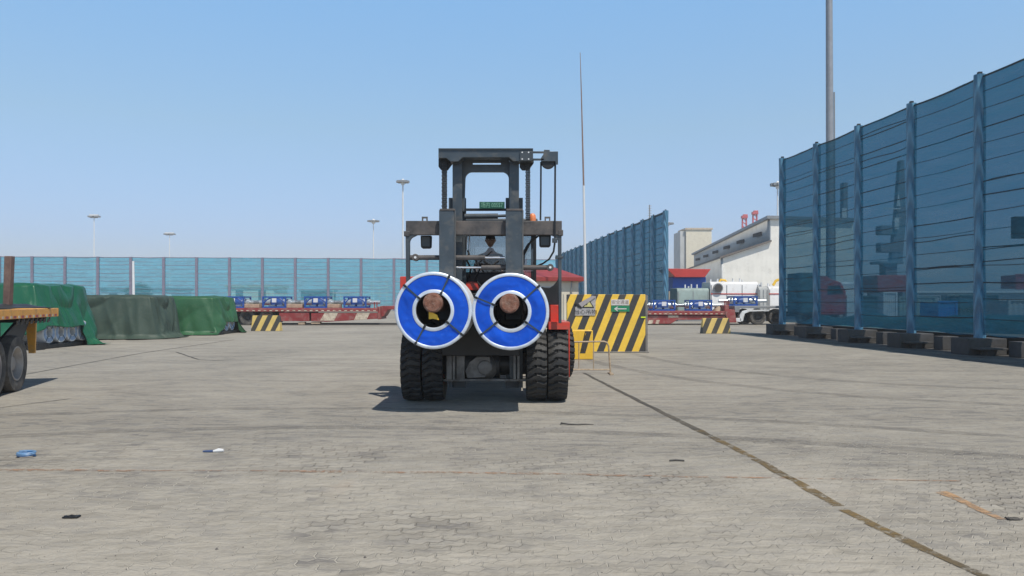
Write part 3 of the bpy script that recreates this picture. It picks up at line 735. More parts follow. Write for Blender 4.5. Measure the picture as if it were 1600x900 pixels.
# clothing a little larger than the body
sk = [(V(0, 0, .02), (.17, .125)), (V(0, .02, .2), (.165, .12)), (V(0, .02, .38), (.18, .12)), (V(0, 0, .475), (.075, .07))]
ed = [(0, 1), (1, 2), (2, 3)]
for s in (-1, 1):
    chain(2, [((s * .17, .01, .395), .078), ((s * .24, -.05, .22), .062), ((s * .275, -.14, .08), .055), ((s * .22, -.34, .14), .043), ((s * .205, -.40, .155), .042)])
v_, f_ = skinmesh(sk, ed); j = MB(); j.add(v_, f_); j.build('jacket', M_cloth, DR, recalc=False, angle=80)
sk = [(V(0, .0, -.0), (.175, .13)), (V(0, 0, .06), (.165, .12))]; ed = [(0, 1)]
for s in (-1, 1): chain(0, [((s * .11, -.10, -.01), .1), ((s * .15, -.42, -.0), .08), ((s * .15, -.50, -.22), .065), ((s * .15, -.5, -.38), .06)])
v_, f_ = skinmesh(sk, ed); j = MB(); j.add(v_, f_); j.build('trousers', M_cloth, DR, recalc=False, angle=80)
cp = MB()
def capf(u, v):
    q = u * 2 * math.pi; p = R(12) + v * (math.pi / 2 - R(12))
    return hc + Vector((math.cos(q) * math.cos(p) * .088, math.sin(q) * math.cos(p) * .108, math.sin(p) * .135 - .0))
cp.grid(capf, 32, 10, True)
cp.grid(lambda u, v: hc + Vector(((u - .5) * .15, -.095 - v * .07 * math.sqrt(max(0, 1 - (2 * u - 1) ** 2)), .035 - .015 * v)), 12, 5)
cp.build('cap', M_cap, DR, recalc=False, solid=.004)
for s in (-1, 1):
    e_ = MB(); p = hc + Vector((s * .03, -.088, .012)); e_.lathe([(-.011, .001), (-.008, .008), (0, .011), (.008, .008), (.011, .001)], p, (0, 1, 0), 12); e_.build('eye', M_white, DR)

# ------------------------------------------------------------------ steel coils on the rams
def coil(cx, cz, Yf, L, straps, label, sag):
    r = .496; ri = .225; T = thing('steel_coil', label, 'steel coil', (cx, Yf + L / 2, 0), 0, 'steel coils carried on the forklift rams')
    c = Vector((cx, Yf, cz)); n = 96
    b = MB(); b.lathe([(0.004, r - .03), (0, r - .004), (.006, r), (.075, r), (.078, r - .006), (L - .078, r - .006), (L - .075, r), (L - .006, r), (L, r - .004), (L, ri), (.0, ri)][1:], c, (0, 1, 0), n)
    b.build('wound_body', M_galv, T, angle=25)
    for (nm, r0, r1) in (('outer_edge_ring', r - .040, r + .003), ('inner_edge_ring', ri - .002, ri + .045)):
        o = MB(); 
        if nm[0] == 'o': pr = [(.01, r0), (-.010, r0), (-.014, r0 + .006), (-.010, r1 - .006), (-.002, r1), (.07, r1), (.07, r1 - .006)]
        else: pr = [(.08, r0), (-.004, r0), (-.012, r0 + .006), (-.012, r1 - .006), (-.008, r1), (.01, r1)]
        def wf(p, k=0):
            return p
        o.lathe(pr, c, (0, 1, 0), n)
        o.v = [v + Vector((0, noise.noise(v * 9) * .004, 0)) + (v - c).normalized() * noise.noise(v * 6) * .003 for v in o.v]
        o.build(nm, M_edge, T, angle=50)
    # creased face cover
    def ff(u, v):
        q = u * 2 * math.pi; rr = ri + .04 + (r - .045 - ri - .035) * v
        x, z = math.cos(q) * rr, math.sin(q) * rr
        d = noise.noise(Vector((x * 4 + sag, z * 4, 1))) * .022 + abs(noise.noise(Vector((x * 9, z * 9 + sag, 3)))) * .014
        return c + Vector((x, -.004 - .006 * math.sin(v * math.pi) + d * math.sin(v * math.pi), z))
    o = MB(); o.grid(ff, 160, 14, True); o.build('face_cover', M_coilblue, T, angle=60)
    o = MB(); o.lathe([(.10, r - .0005), (L - .1, r - .0005)], c, (0, 1, 0), n); 
    o.build('body_wrap', M_white, T)
    o = MB(); o.lathe([(.001, ri - .003), (L - .001, ri - .003)], c, (0, 1, 0), 48); o.build('bore_sleeve', M_bore, T)
    for ang in straps:
        q = R(ang); d = Vector((math.cos(q), 0, math.sin(q))); t = Vector((-math.sin(q), 0, math.cos(q))) * .010
        s_ = MB(); e = .017; pts = [c + d * (ri - .012) + Vector((0, -e, 0)), c + d * (r + .008) + Vector((0, -e, 0)), c + d * (r + .008) + Vector((0, L + e, 0)), c + d * (ri - .012) + Vector((0, L + e, 0))]
        vs = []; 
        for p in pts: vs += [p - t, p + t]
        s_.add(vs, [(0, 1, 3, 2), (2, 3, 5, 4), (4, 5, 7, 6), (6, 7, 1, 0)])
        s_.build('strap', M_strap, T, smooth=False, recalc=False, solid=.004)
        for rr_, ln in ((ri + .012, .05), (r - .012, .045)):
            k_ = MB(); mid = c + d * rr_ + Vector((0, -.020, 0))
            k_.poly([mid - d * ln / 2 - t * 1.5, mid - d * ln / 2 + t * 1.5, mid + d * ln / 2 + t * 1.5, mid + d * ln / 2 - t * 1.5], (0, -.008, 0))
            k_.build('strap_clip', M_black, T, bevel=.002)
    return T
lc = P(677, 485, 9.9); rc = P(797.8, 486.8, 9.9)
coil(lc.x, lc.z, 9.9, 1.12, (65, 139, 242, 320), 'blue faced steel coil hanging on the left ram of the forklift', 0)
coil(rc.x, rc.z, 9.9, 1.12, (42, 158, 218, 325), 'blue faced steel coil hanging on the right ram of the forklift', 20)

# ------------------------------------------------------------------ tall net fences
def net_fence(name, label, pts, H, Z0, matnet, sleeve, blocks=True, nw=15, detail=1, seed=0, postr=.15):
    """pts: list of Vector post positions on the ground"""
    T = thing(name, label, 'fence', (pts[0].x, pts[0].y, 0))
    for i, p in enumerate(pts):
        o = MB()
        if sleeve:
            zs = [.45 + (H + .08 - .45) * k / 14 for k in range(15)]
            o.tube([(p.x + noise.noise(Vector((i, z, seed))) * .02, p.y, z) for z in zs], [postr * (1 + .12 * noise.noise(Vector((i * 3.1, z * .9, 5)))) for z in zs], 14)
        else: o.box(p.x - postr, p.x + postr, p.y - postr, p.y + postr, 0, H + .06)
        o.build('post', M_sleeve if sleeve else M_post, T, angle=60)
        if sleeve:
            o = MB(); o.box(p.x - .09, p.x + .09, p.y - .09, p.y + .09, .0, .5); o.box(p.x - .05, p.x + .05, p.y - .05, p.y + .05, H + .06, H + .16); o.build('post_core', M_black, T)
    for i in range(len(pts) - 1):
        a, b = pts[i], pts[i + 1]; d = (b - a); nn = Vector((-d.y, d.x, 0)).normalized()
        nu, nv = (14, 60) if detail else (8, 24)
        def fn(u, v, a=a, d=d, nn=nn, i=i):
            z = Z0 + (H - Z0) * v; p = a + d * u
            bulge = math.sin(math.pi * u)
            row = (v * nw) % 1
            off = .10 * bulge * noise.noise(Vector((i * 7.7 + seed, v * nw * .55, u * 1.4))) + .035 * bulge * abs(math.sin(math.pi * row))
            off += .03 * noise.noise(Vector((u * 6 + i * 3, z * 1.5, seed)))
            if v < .05: z += noise.noise(Vector((u * 2 + i, 3, seed))) * .12 * bulge
            return Vector((p.x + nn.x * off, p.y + nn.y * off, z))
        o = MB(); o.grid(fn, nu, nv); o.build('net_panel', matnet, T, angle=80)
        o = MB()
        for k in range(0, nw + 1):
            if k in (0,) : continue
            zz = Z0 + (H - Z0) * k / nw + (random.random() - .5) * .14 * (k < nw)
            sag = random.uniform(.0, .05); rr = .010 if k < nw else .028
            if random.random() < .2: rr *= 1.7
            o.tube([a + d * u + Vector((0, 0, zz - sag * math.sin(math.pi * u) + noise.noise(Vector((u * 3, k, i))) * .02 * math.sin(math.pi * u))) + nn * .05 * 0 for u in (0, .17, .33, .5, .67, .83, 1)], rr * (1 if detail else 1.8), 5)
        if detail:
            for _ in range(3):       # doubled hems
                zz = random.uniform(Z0 + .5, H - .3); o.tube([a + d * u + Vector((0, 0, zz + noise.noise(Vector((u * 2, zz, i))) * .07)) for u in (0, .17, .33, .5, .67, .83, 1)], .014, 5)
        o.build('tension_wires', M_wire if sleeve else M_post, T)
    if blocks:
        for i, p in enumerate(pts):
            o = MB(); o.box(p.x - .62, p.x + .45, p.y - .5, p.y + .35, 0, .46); 
            o.build('ballast_block', M_concd, T, bevel=.02)
            o = MB(); o.box(p.x - .55, p.x + .2, p.y - .95, p.y - .50, .17, .22); o.box(p.x - .3, p.x - .1, p.y - .85, p.y - .55, .0, .168); o.build('outrigger_plate', M_concd, T, bevel=.01)
            if i < len(pts) - 1:
                q = p.lerp(pts[i + 1], .42)
                o = MB(); o.box(q.x - .0, q.x + .5, q.y - .25, q.y + .25, 0, .42); o.build('ballast_block', M_concd, T, bevel=.02)
        o = MB(); a, b = pts[0], pts[-1]; d = (b - a).normalized(); nn = Vector((-d.y, d.x, 0))
        if nn.x > 0: nn = -nn
        q = [a - nn * .6, b - nn * .6, b - nn * .85, a - nn * .85]
        o.poly([Vector((x.x, x.y, .0)) for x in q], (0, 0, .5)); o.build('rear_beam', M_black, T, bevel=.01)
    return T
fx = lambda Y: 15.02 - .0858 * Y
net_fence('net_fence', 'tall dark blue netting fence standing on ballast blocks along the right side', [Vector((fx(Y), Y, 0)) for Y in [34.3 - 3.17 * k for k in range(9)]], 7.78, .55, M_net_near, True, seed=1)
fx2 = lambda Y: 15.66 - .0858 * Y
net_fence('net_fence', 'dark blue netting fence running away behind the striped wall towards the horizon', [Vector((fx2(Y), Y, 0)) for Y in [54.8 + 3.17 * k for k in range(18)]], 7.85, .5, M_net_near, True, blocks=False, detail=0, seed=5, postr=.2)
fp = []
for k in range(-2, 18):
    x = -1 + 51.4 * k; Y = 108.5 + (x / 630) * 5.5; fp.append(Vector(((x - 800) / F * Y, Y, 0)))
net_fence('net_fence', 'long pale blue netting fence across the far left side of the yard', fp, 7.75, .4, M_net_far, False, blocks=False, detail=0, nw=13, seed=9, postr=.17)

# ------------------------------------------------------------------ lamps and poles
def mast_lamp(x, ytop, Y, r, label, style=0, group='high mast lamps beyond the fences'):
    p = P(x, ytop, Y); T = thing('mast_lamp', label, 'lamp', (p.x, Y, 0), 0, group)
    o = MB(); o.tube([(p.x, Y, 0), (p.x, Y, p.z)], r * .75, 10, r * .4); o.build('pole', M_lampw, T)
    hw = Y * (8.5 if style == 0 else 9.5) / F
    o = MB()
    if style == 0:
        o.box(p.x - hw, p.x - hw * .15, Y - .5, Y + .5, p.z + .2, p.z + .55); o.box(p.x + hw * .15, p.x + hw, Y - .5, Y + .5, p.z + .2, p.z + .55); o.box(p.x - hw * .6, p.x + hw * .6, Y - .2, Y + .2, p.z + .05, p.z + .2)
        o.build('lamp_head', M_lampg, T)
        o = MB(); o.box(p.x - hw * .8, p.x + hw * .8, Y - .3, Y + .3, p.z + .55, p.z + .85); o.build('head_cover', M_lampw, T)
    else:
        for k in range(8):
            q = k * math.pi / 4; c_ = Vector((p.x + math.cos(q) * hw * .75, Y + math.sin(q) * hw * .75, p.z + .1)); o.box(c_.x - .3, c_.x + .3, c_.y - .3, c_.y + .3, c_.z - .05, c_.z + .25)
            o.tube([(p.x, Y, p.z + .1), c_], .05, 5)
        o.build('lamp_head', M_lampg, T)
        o = MB(); o.lathe([(-.4, .001), (-.3, hw * .25), (.2, hw * .42), (.5, hw * .25), (.7, .001)], (p.x, Y, p.z), (0, 0, 1), 20); o.build('crown_ring', M_lampw, T)
mast_lamp(147, 341, 175, .22, 'pale mast lamp beyond the far fence, tallest above the nearest green tarpaulin pile')
mast_lamp(265, 368, 215, .22, 'small pale mast lamp beyond the far fence above the third tarpaulin pile')
mast_lamp(629.5, 286, 120, .28, 'white mast lamp with a round crown just left of the forklift mast', 1)
mast_lamp(583.5, 347, 165, .24, 'grey mast lamp with a round crown between the pale fence and the forklift', 1)
mast_lamp(1043, 351, 150, .22, 'thin mast lamp rising by the end of the receding fence', 1)
mast_lamp(1215, 291, 95, .2, 'lamp head peeping out at the left edge of the near right fence', 1)
def pole(name, label, a, b, r0, r1, mat, cat='pole', seg=1):
    o = MB(); pts = [Vector(a).lerp(Vector(b), k / 8) for k in range(9)]; o.tube(pts, r0, 12, r1)
    ob = recenter(o.build(name, mat)); return tag(ob, label, cat)
# big lighting column on the right, cropped by the frame
T = thing('lighting_column', 'tall grey lighting column rising behind the right netting fence', 'pole', (P(1296.5, 0, 60).x, 60, 0))
o = MB(); b0 = P(1297.5, 400, 60); o.tube([(b0.x, 60, 0), (b0.x - .1, 60, 25), (b0.x - .25, 60, 44)], [.32, .25, .16], 16); o.build('column', pm('column_grey', (.30, .31, .33), .5, .3, .1), T)
o = MB(); o.tube([(b0.x + .38, 60, 0), (b0.x + .30, 60, 17.8)], .06, 8); o.build('cable_pipe', M_lampg, T)
o = MB(); o.lathe([(-.3, .001), (-.2, 1.8), (.1, 2.2), (.3, .001)], (b0.x - .25, 60, 44), (0, 0, 1), 20); o.build('lamp_ring', M_lampg, T)
# leaning aerial behind the striped wall
T = thing('flagpole', 'thin leaning pole, brown above and white below, behind the striped wall', 'pole', (P(914.8, 460, 23.6).x, 23.6, 0))
pts = [P(915.5, 540, 23.6), P(914, 400, 23.6), P(912, 290, 23.6), P(908.5, 150, 23.6), P(906.5, 82, 23.6)]; pts[0].z = 0
o = MB(); o.tube(pts[:3], .045, 8, .034); o.build('lower_pole', M_lampw, T)
o = MB(); o.tube(pts[2:], .028, 8, .008); o.build('upper_pole', pm('brown_rod', (.26, .18, .15), .6), T)
pole('pole', 'bright white pole standing just before the far pale fence', P(209, 500, 105) * Vector((1, 1, 0)) if False else (P(209, 0, 105).x, 105, 0), (P(208, 0, 105).x, 105, P(0, 408, 105).z), .2, .15, M_lampw)
T = thing('antenna', 'ribbed grey antenna above the end of the receding fence', 'antenna', (P(1015, 0, 70).x, 70, 0))
o = MB(); b0 = P(1015, 320, 70); o.tube([(b0.x, 70, 0), b0], .05, 8); o.build('stem', M_lampg, T)
o = MB()
for k in range(6): z = b0.z - .1 - k * .22; o.cyl((b0.x - .16, 70, z), (b0.x + .16, 70, z), .03, n=6)
o.build('crossbars', M_lampg, T)

# ------------------------------------------------------------------ striped wall, small block, railing, guard house
M_haz = stripes_mat('hazard_stripes', (.95, .60, .07), (.05, .05, .052), .405, .40, .5)
YW = 22.2; a, b = P(886, 460, YW), P(1008.5, 551, YW)
T = thing('striped_wall', 'tall concrete wall painted with yellow and black diagonal stripes right of the forklift', 'wall', (b.x, YW, 0))
o = MB(); o.box(a.x, b.x, YW, YW + .25, 0, a.z); 
wl = o.build('wall_slab', M_haz, T, bevel=.015)
o = MB(); o.box(b.x, b.x + .07, YW + .02, YW + .9, 0, a.z - .02); o.build('end_face', M_conc, T, bevel=.01)
o = MB(); o.box(a.x - .05, b.x + .1, YW - .06, YW + .3, 0, .035); o.build('footing', M_conc, T, bevel=.01)
# warning sign with a torn corner
M_sign = pm('weathered_sign', (.48, .46, .46), .5, .1, .2, 8, dirt=(.30, .29, .29), damt=.6, dscale=9)
M_signw = pm('sign_white', (.66, .64, .62), .6, 0, .08, 8)
M_sgrn = pm('sign_green', (.015, .22, .10), .5, 0, .1, 6)
M_syel = pm('sign_yellow', (.62, .56, .22), .5, 0, .1, 6)
M_sblk = pm('sign_black', (.02, .02, .02), .5, 0, .1)
SG = thing('warning_sign', 'weathered warning sign with a yellow triangle on the striped wall', 'sign', P(914, 494, YW - .02))
o = MB(); o.pp([(898, 493), (930, 493), (931, 463), (925, 462), (908, 474), (899, 480)], YW - .02, YW - .004); o.build('board', M_sign, SG)
o = MB(); o.pp([(904, 474), (926, 462), (931, 464), (909, 480)], YW - .05, YW - .035); o.build('folded_flap', pm('flap_grey', (.42, .38, .38), .5, .2, .1), SG)
o = MB(); o.pp([(909.5, 481), (928.5, 481), (920, 467)], YW - .027, YW - .0205); o.build('triangle_border', M_sblk, SG)
o = MB(); o.pp([(912.5, 479.4), (926, 479.4), (920, 469.8)], YW - .0345, YW - .0275); o.build('triangle', M_syel, SG)
o = MB(); o.pp([(913.5, 476.5), (917.5, 476.5), (918.2, 470.5)], YW - .041, YW - .0348); o.build('load_symbol', M_sblk, SG)
o = MB(); o.pp([(898, 473.5), (899, 472.5), (909, 480), (908.5, 482.5), (903, 480.5)], YW - .034, YW - .0205); o.build('bent_edge', M_sblk, SG)
pc = P(915, 488, YW - .022); text('lettering', '当心吊物', .15, M_sblk, SG, tuple(pc), aspect=1.1)
SG = thing('direction_sign', 'green sign with a white left arrow on the striped wall', 'sign', P(969, 487, YW - .02))
o = MB(); o.pp([(955, 468), (983, 468), (983, 477), (955, 477)], YW - .02, YW - .004); o.build('caption_board', M_signw, SG)
o = MB(); o.pp([(955, 477.6), (983.5, 477.6), (983.5, 487), (955, 487)], YW - .022, YW - .004); o.build('arrow_board', M_sgrn, SG)
o = MB(); o.pp([(959.5, 482.5), (964.5, 479), (966, 479.4), (963, 481.7), (979, 481.8), (979, 483.3), (963, 483.4), (966, 486), (964.5, 486.3)], YW - .028, YW - .0225); o.build('arrow', M_signw, SG)
pc = P(969, 472.6, YW - .021); text('lettering', '安全通道', .125, pm('faded_letter', (.24, .17, .13), .6), SG, tuple(pc), aspect=1.0)
o = MB(); o.pb(1001.5, 494.6, 1009, 496.8, YW - .02, YW - .004); tag(recenter(o.build('reflector', pm('lime', (.62, .80, .02), .4))), 'lime yellow reflector strip near the right edge of the striped wall', 'reflector')
# small orange block with a black band
YO = 19.6; T = thing('striped_block', 'low yellow block with one chipped black stripe in front of the striped wall', 'block', (P(908, 0, YO).x, YO, 0))
o = MB(); a, b = P(880, 516, YO), P(926.5, 563, YO); o.box(a.x, b.x, YO, YO + .5, 0, a.z); o.build('block_body', M_yel, T, bevel=.02)
o = MB(); o.pp([(914, 517.5), (924.5, 517.5), (914.5, 552), (906, 552)], YO - .004, YO - .001)
o.build('black_band', worn_paint('chipped_black', (.035, .035, .035), (.06, .055, .05), .40, 7), T)
# pipe railing
YR = 15.7; T = thing('pipe_railing', 'thin worn pipe railing standing beside the forklift rear wheel', 'barrier', (P(925, 0, YR).x, YR, 0))
o = MB(); o.tube([P(885, 534.5, YR), P(944, 533.5, YR), P(948.5, 535.5, YR), P(951, 541, YR), P(954, 585, YR)], .017, 8); o.build('frame', M_pipe, T)
o = MB(); o.tube([P(885, 577.5, YR), P(953, 577.5, YR)], .015, 8); o.build('bottom_rail', M_pipe, T)
for x in (904.5, 927.5): o = MB(); o.tube([P(x, 534.5, YR), P(x, 577.5, YR)], .011, 6); o.build('upright', M_pipe, T)
o = MB(); o.box(P(953, 0, YR).x - .02, P(953, 0, YR).x + .05, YR - .22, YR + .22, 0, .03); o.build('foot', M_pipe, T)
# guard house
YG = 25.5; T = thing('guard_house', 'small cream guard house with a red roof behind the striped wall', 'building', (P(870, 0, YG).x, YG, 0))
xa, xb = P(790, 0, YG).x, P(904, 0, YG).x; zt = P(0, 437, YG).z
o = MB(); o.box(xa, xb, YG, YG + 2.6, 0, zt); o.build('wall', M_cream, T, bevel=.01)
o = MB(); ov = .18; zr = P(0, 421, YG).z
x0, x1, y0, y1 = xa - ov, xb + ov, YG - ov, YG + 2.6 + ov
o.box(x0, x1, y0, y1, zt - .05, zt + .08)
o.add([(x0 + .03, y0 + .03, zt + .082), (x1 - .03, y0 + .03, zt + .082), (x1 - .03, y1 - .03, zt + .082), (x0 + .03, y1 - .03, zt + .082), (x0 + .9, YG + 1.3, zr + .12), (x1 - .9, YG + 1.3, zr + .12)],
      [(0, 1, 5, 4), (1, 2, 5), (2, 3, 4, 5), (3, 0, 4), (3, 2, 1, 0)]); o.build('roof', M_roofred, T, bevel=.006)
o = MB(); o.pb(836, 449, 868, 480, YG - .02, YG - .004); wo = o.build('window', pm('dark_pane', (.03, .035, .04), .15, 0, .1), T)
o = MB(); o.pb(834.5, 448, 836, 481, YG - .04, YG - .005); o.pb(868, 448, 869.5, 481, YG - .04, YG - .005); o.pb(836, 448, 868, 449, YG - .04, YG - .005); o.build('frame', M_white, wo)
o = MB(); o.tube([P(893, 437, YG - .05), P(893, 530, YG - .05)], .02, 6); o.build('downpipe', M_lampg, T)
pole('bollard', 'pale square post between the forklift fender and the striped wall', (P(882, 0, 21).x, 21, 0), (P(882, 0, 21).x, 21, P(0, 460, 21).z), .045, .045, M_cream, 'post')

# ------------------------------------------------------------------ road barriers
M_jb = stripes_mat('cream_black_stripes', (.68, .50, .16), (.05, .05, .045), .50, .45, .5, chip=(.55, .5, .4))
def road_barrier(x0, x1, yt, yb, label, flip=1):
    p0, p1 = G(x0, yb), G(x1, yb); Y = p0.y; L = p1.x - p0.x; h = (yb - yt) / F * Y
    T = thing('road_barrier', label, 'barrier', ((p0.x + p1.x) / 2, Y, 0), 0, 'striped concrete road barriers')
    o = MB(); o.poly([(-L / 2, -.3 + .1, 0), (-L / 2, -.28 + .1, .12), (-L / 2, -.1, h), (-L / 2, .1, h), (-L / 2, .28, .12), (-L / 2, .3, 0)], (L, 0, 0))
    # taper the ends
    for v in o.v: v.x *= 1 - .07 * v.z / h
    o.build('barrier_body', M_jb, T, bevel=.015, world=False)
    o = MB(); o.tube([(-.2, 0, h - .02), (-.2, 0, h + .06), (.2, 0, h + .06), (.2, 0, h - .02)], .012, 6); o.build('lifting_loop', M_rust, T, world=False)
    return T
road_barrier(394, 439, 493, 517, 'cream and black striped barrier in front of the left far trailer')
road_barrier(1096, 1140, 497, 521, 'cream and black striped barrier in front of the right far trailer')
# ------------------------------------------------------------------ far trailers and their cargo
def far_wheel(T, x, z, Y, r, w_=.55):
    t = tyre_mb((0, 0, 0), r, w_, n=40); rt = Matrix.Translation((x, Y + w_ / 2, z)) @ Matrix.Rotation(R(-90), 4, 'Z'); t.v = [rt @ v for v in t.v]
    wo = t.build('wheel', M_rubg, T)
    rb = rim_mb((0, 0, 0), r * .60, w_, 1, .3); rb.v = [rt @ v for v in rb.v]; rb.build('rim', M_concd, wo)
YT = 47.6
T = thing('lowbed_trailer', 'long maroon flatbed trailer with cream painted patches standing behind the tarpaulin piles', 'trailer', (P(480, 0, YT).x, YT, 0))
o = MB(); o.pb(335, 481.5, 592, 487, YT, YT + 2.6); o.build('deck', M_maroon, T, bevel=.02)
o = MB(); o.pb(436, 488, 483, 502, YT + .05, YT + 2.4); o.build('side_box', M_maroon, T, bevel=.02)
o = MB(); o.pp([(486, 489), (590, 489), (590, 498), (560, 500), (510, 503), (486, 502)], YT + .05, YT + 2.4); so = o.build('side_box', M_maroon, T, bevel=.02)
o = MB(); o.pp([(507, 489), (528, 489), (522, 501), (500, 501)], YT + .035, YT + .048); o.build('cream_patch', M_patch, so); o = MB(); o.pp([(558, 489), (578, 489), (573, 499), (553, 500)], YT + .035, YT + .048); o.build('cream_patch', M_patch, so)
o = MB(); o.pb(590, 479, 594, 499, YT, YT + 2.4); o.pp([(594, 478), (640, 478), (640, 482), (606, 484), (600, 494), (594, 496)], YT + .5, YT + 1.9); o.build('gooseneck', M_maroon, T, bevel=.02)
for xx in (584, 588): o = MB(); o.pb(xx, 472, xx + 1.4, 481, YT, YT + .1); o.build('stake', M_maroon, T)
o = MB()
for x in range(340, 590, 9): o.pb(x, 484.5, x + 4, 486, YT - .012, YT - .002)
o.build('reflective_tape', M_patch, T)
for x in (352, 384.5, 415.5): far_wheel(T, P(x, 0, YT).x, .48, YT + .15, .48)
for x in (352, 384.5, 415.5): far_wheel(T, P(x, 0, YT).x, .48, YT + 1.95, .48)
o = MB(); o.pb(345, 487, 436, 492, YT + .7, YT + 1.9); o.build('chassis_beam', M_black, T)
o = MB(); o.pb(466, 503, 476, 507, YT + .1, YT + .5); o.pb(486, 503, 500, 506, YT + .1, YT + .5); tag(recenter(o.build('timber_chock', M_tan)), 'pale packing blocks lying under the left far trailer', 'blocks')
far_wheel(T, P(628, 0, YT).x, .48, YT + .3, .48)

def shaft_unit(x0, x1, y0, y1, Y, label, group='blue framed machine units on the far trailers', style=0):
    a, b = P(x0, y0, Y), P(x1, y1, Y); T = thing('machine_unit', label, 'machine', ((a.x + b.x) / 2, Y, b.z), 0, group)
    X0, X1, z0, z1 = a.x, b.x, b.z, a.z; Hh = z1 - z0; t = .09
    o = MB()
    for yy in (Y, Y + 1.3):
        o.box(X0, X1, yy, yy + .1, z1 - t, z1); o.box(X0 + .004, X1 - .004, yy, yy + .1, z0, z0 + t * 1.2)
        o.box(X0, X0 + t, yy, yy + .1, z0 + t, z1 - t); o.box(X1 - t, X1, yy, yy + .1, z0 + t, z1 - t)
        W_ = X1 - X0; cxx = (X0 + X1) / 2
        for s in (-1, 1):   # arched ribs
            pts = [Vector((cxx + s * W_ * .46 * math.cos(q), yy + .05, z0 + Hh * .12 + Hh * .78 * math.sin(q))) for q in [math.pi / 2 * k / 6 for k in range(7)]]
            o.tube(pts, .045, 6)
    for xx in (X0, X1 - t): o.box(xx, xx + t, Y + .1, Y + 1.3, z1 - t, z1)
    o.build('frame', M_blue, T)
    o = MB(); o.lathe([(-.38, .001), (-.38, Hh * .28), (-.3, Hh * .38), (.3, Hh * .38), (.38, Hh * .28), (.38, .001)], ((X0 + X1) / 2, Y + .7, (z0 + z1) / 2), (1, 0, 0), 24); o.build('housing', M_blue, T)
    o = MB(); o.cyl((X0 - .75, Y + .7, (z0 + z1) / 2), (X1 + .75, Y + .7, (z0 + z1) / 2), .11, n=18); o.cyl((X0 - .15, Y + .7, (z0 + z1) / 2), (X0 + .35, Y + .7, (z0 + z1) / 2), .2); o.cyl((X1 - .35, Y + .7, (z0 + z1) / 2), (X1 + .15, Y + .7, (z0 + z1) / 2), .2); o.build('shaft', M_shaft, T)
    cm = (x0 + x1) / 2; o = MB(); o.pb(cm - 3.4, y0 + 3, cm + 3.4, y0 + 9.5, Y - .03, Y - .01); o.build('data_sheet', M_white, T)
    for s in (-1, 1): o = MB(); cc = cm + s * 6; o.box(P(cc, 0, Y).x - .16, P(cc, 0, Y).x + .16, Y + .3, Y + .9, z0 + .003, z0 + Hh * .28); o.build('foot_block', M_shaft, T)
    return T
for i, (x0, x1) in enumerate(((346, 381), (409.5, 447), (475, 511), (536.5, 572.5))):
    shaft_unit(x0, x1, 463, 481.4, YT + .5, ('blue framed machine on the left far trailer, partly behind the third tarpaulin', 'blue framed machine on the left far trailer above its wheels and barrier',
               'blue framed machine on the left far trailer, second from the forklift', 'blue framed machine on the left far trailer, nearest the forklift')[i])
for i, (x0, x1) in enumerate(((382, 407), (448, 474), (512, 532))):
    o = MB(); a, b = P(x0, 475, YT + .9), P(x1, 481.3, YT + .9); o.box(a.x, b.x, YT + .6, YT + 1.4, 1.056, a.z)
    tag(recenter(o.build('timber_packing', M_tan, bevel=.02)), ('tan timber packing above the left trailer wheels', 'tan timber packing between the two middle machines', 'tan timber packing beside the machine nearest the forklift')[i], 'timber', 'tan packing timbers on the left far trailer')
# right trailer + truck
T = thing('lowbed_trailer', 'maroon lowbed trailer coupled to a truck between the striped wall and the right fence', 'trailer', (P(1100, 0, YT).x, YT, 0))
o = MB(); o.pb(985, 486, 1134, 492, YT, YT + 2.6); o.build('deck', M_maroon, T, bevel=.02)
o = MB(); o.pp([(1000, 493), (1134, 493), (1134, 499), (1058, 500), (1048, 506), (1005, 506)], YT + .1, YT + 2.4); so = o.build('side_rail', M_maroon, T, bevel=.02)
for q in ([(1014, 500), (1021, 500), (1019, 506), (1012, 506)], [(1026, 500), (1031, 500), (1029, 506), (1024, 506)], [(1044, 493), (1060, 493), (1060, 496), (1044, 496)]):
    o = MB(); o.pp(q, YT + .08, YT + .095); o.build('cream_patch', M_patch, so)
o = MB(); o.pp([(1132, 477), (1139, 477), (1139, 483), (1148, 484), (1151, 504), (1139, 504), (1134, 492), (1132, 492)], YT, YT + 2.4); o.build('gooseneck', M_maroon, T, bevel=.02)
o = MB(); o.pp([(1148, 478), (1300, 478), (1300, 481.5), (1156, 482), (1155, 488), (1148, 488)], YT + .05, YT + 2.5); o.build('raised_deck', M_lampg, T, bevel=.02)
o = MB()
for k in range(4): o.pb(1132 + k * 2.2, 470, 1133 + k * 2.2, 477, YT + .1, YT + .2)
o.build('stake', M_maroon, T)
o = MB()
for x in range(990, 1132, 8): o.pb(x, 489.5, x + 3.6, 491, YT - .012, YT - .002)
o.build('reflective_tape', M_patch, T)
T = thing('truck', 'white truck tractor under the raised end of the right far trailer', 'truck', (P(1230, 0, YT).x, YT, 0))
for x in (1169, 1186.5, 1216, 1290): far_wheel(T, P(x, 0, YT).x, .5, YT + .2 + (.5 if x == 1169 else 0), .5)
o = MB(); o.pb(1150, 487, 1330, 494, YT + .9, YT + 1.9); o.build('chassis', M_black, T)
o = MB(); o.pp([(1156, 502), (1156, 492), (1160, 486), (1168, 484), (1200, 484), (1203, 486), (1172, 487), (1164, 490), (1161, 502)], YT + .1, YT + .8); o.pb(1150, 497, 1158, 503, YT + .1, YT + .7); o.build('mudguard', M_white, T, bevel=.02)
o = MB(); o.pb(1300, 440, 1345, 496, YT + .2, YT + 2.5); o.build('cab', M_white, T, bevel=.15)
shaft_unit(1020, 1055.5, 468.5, 485.8, YT + .5, 'blue framed machine on the right far trailer, nearest the striped wall')
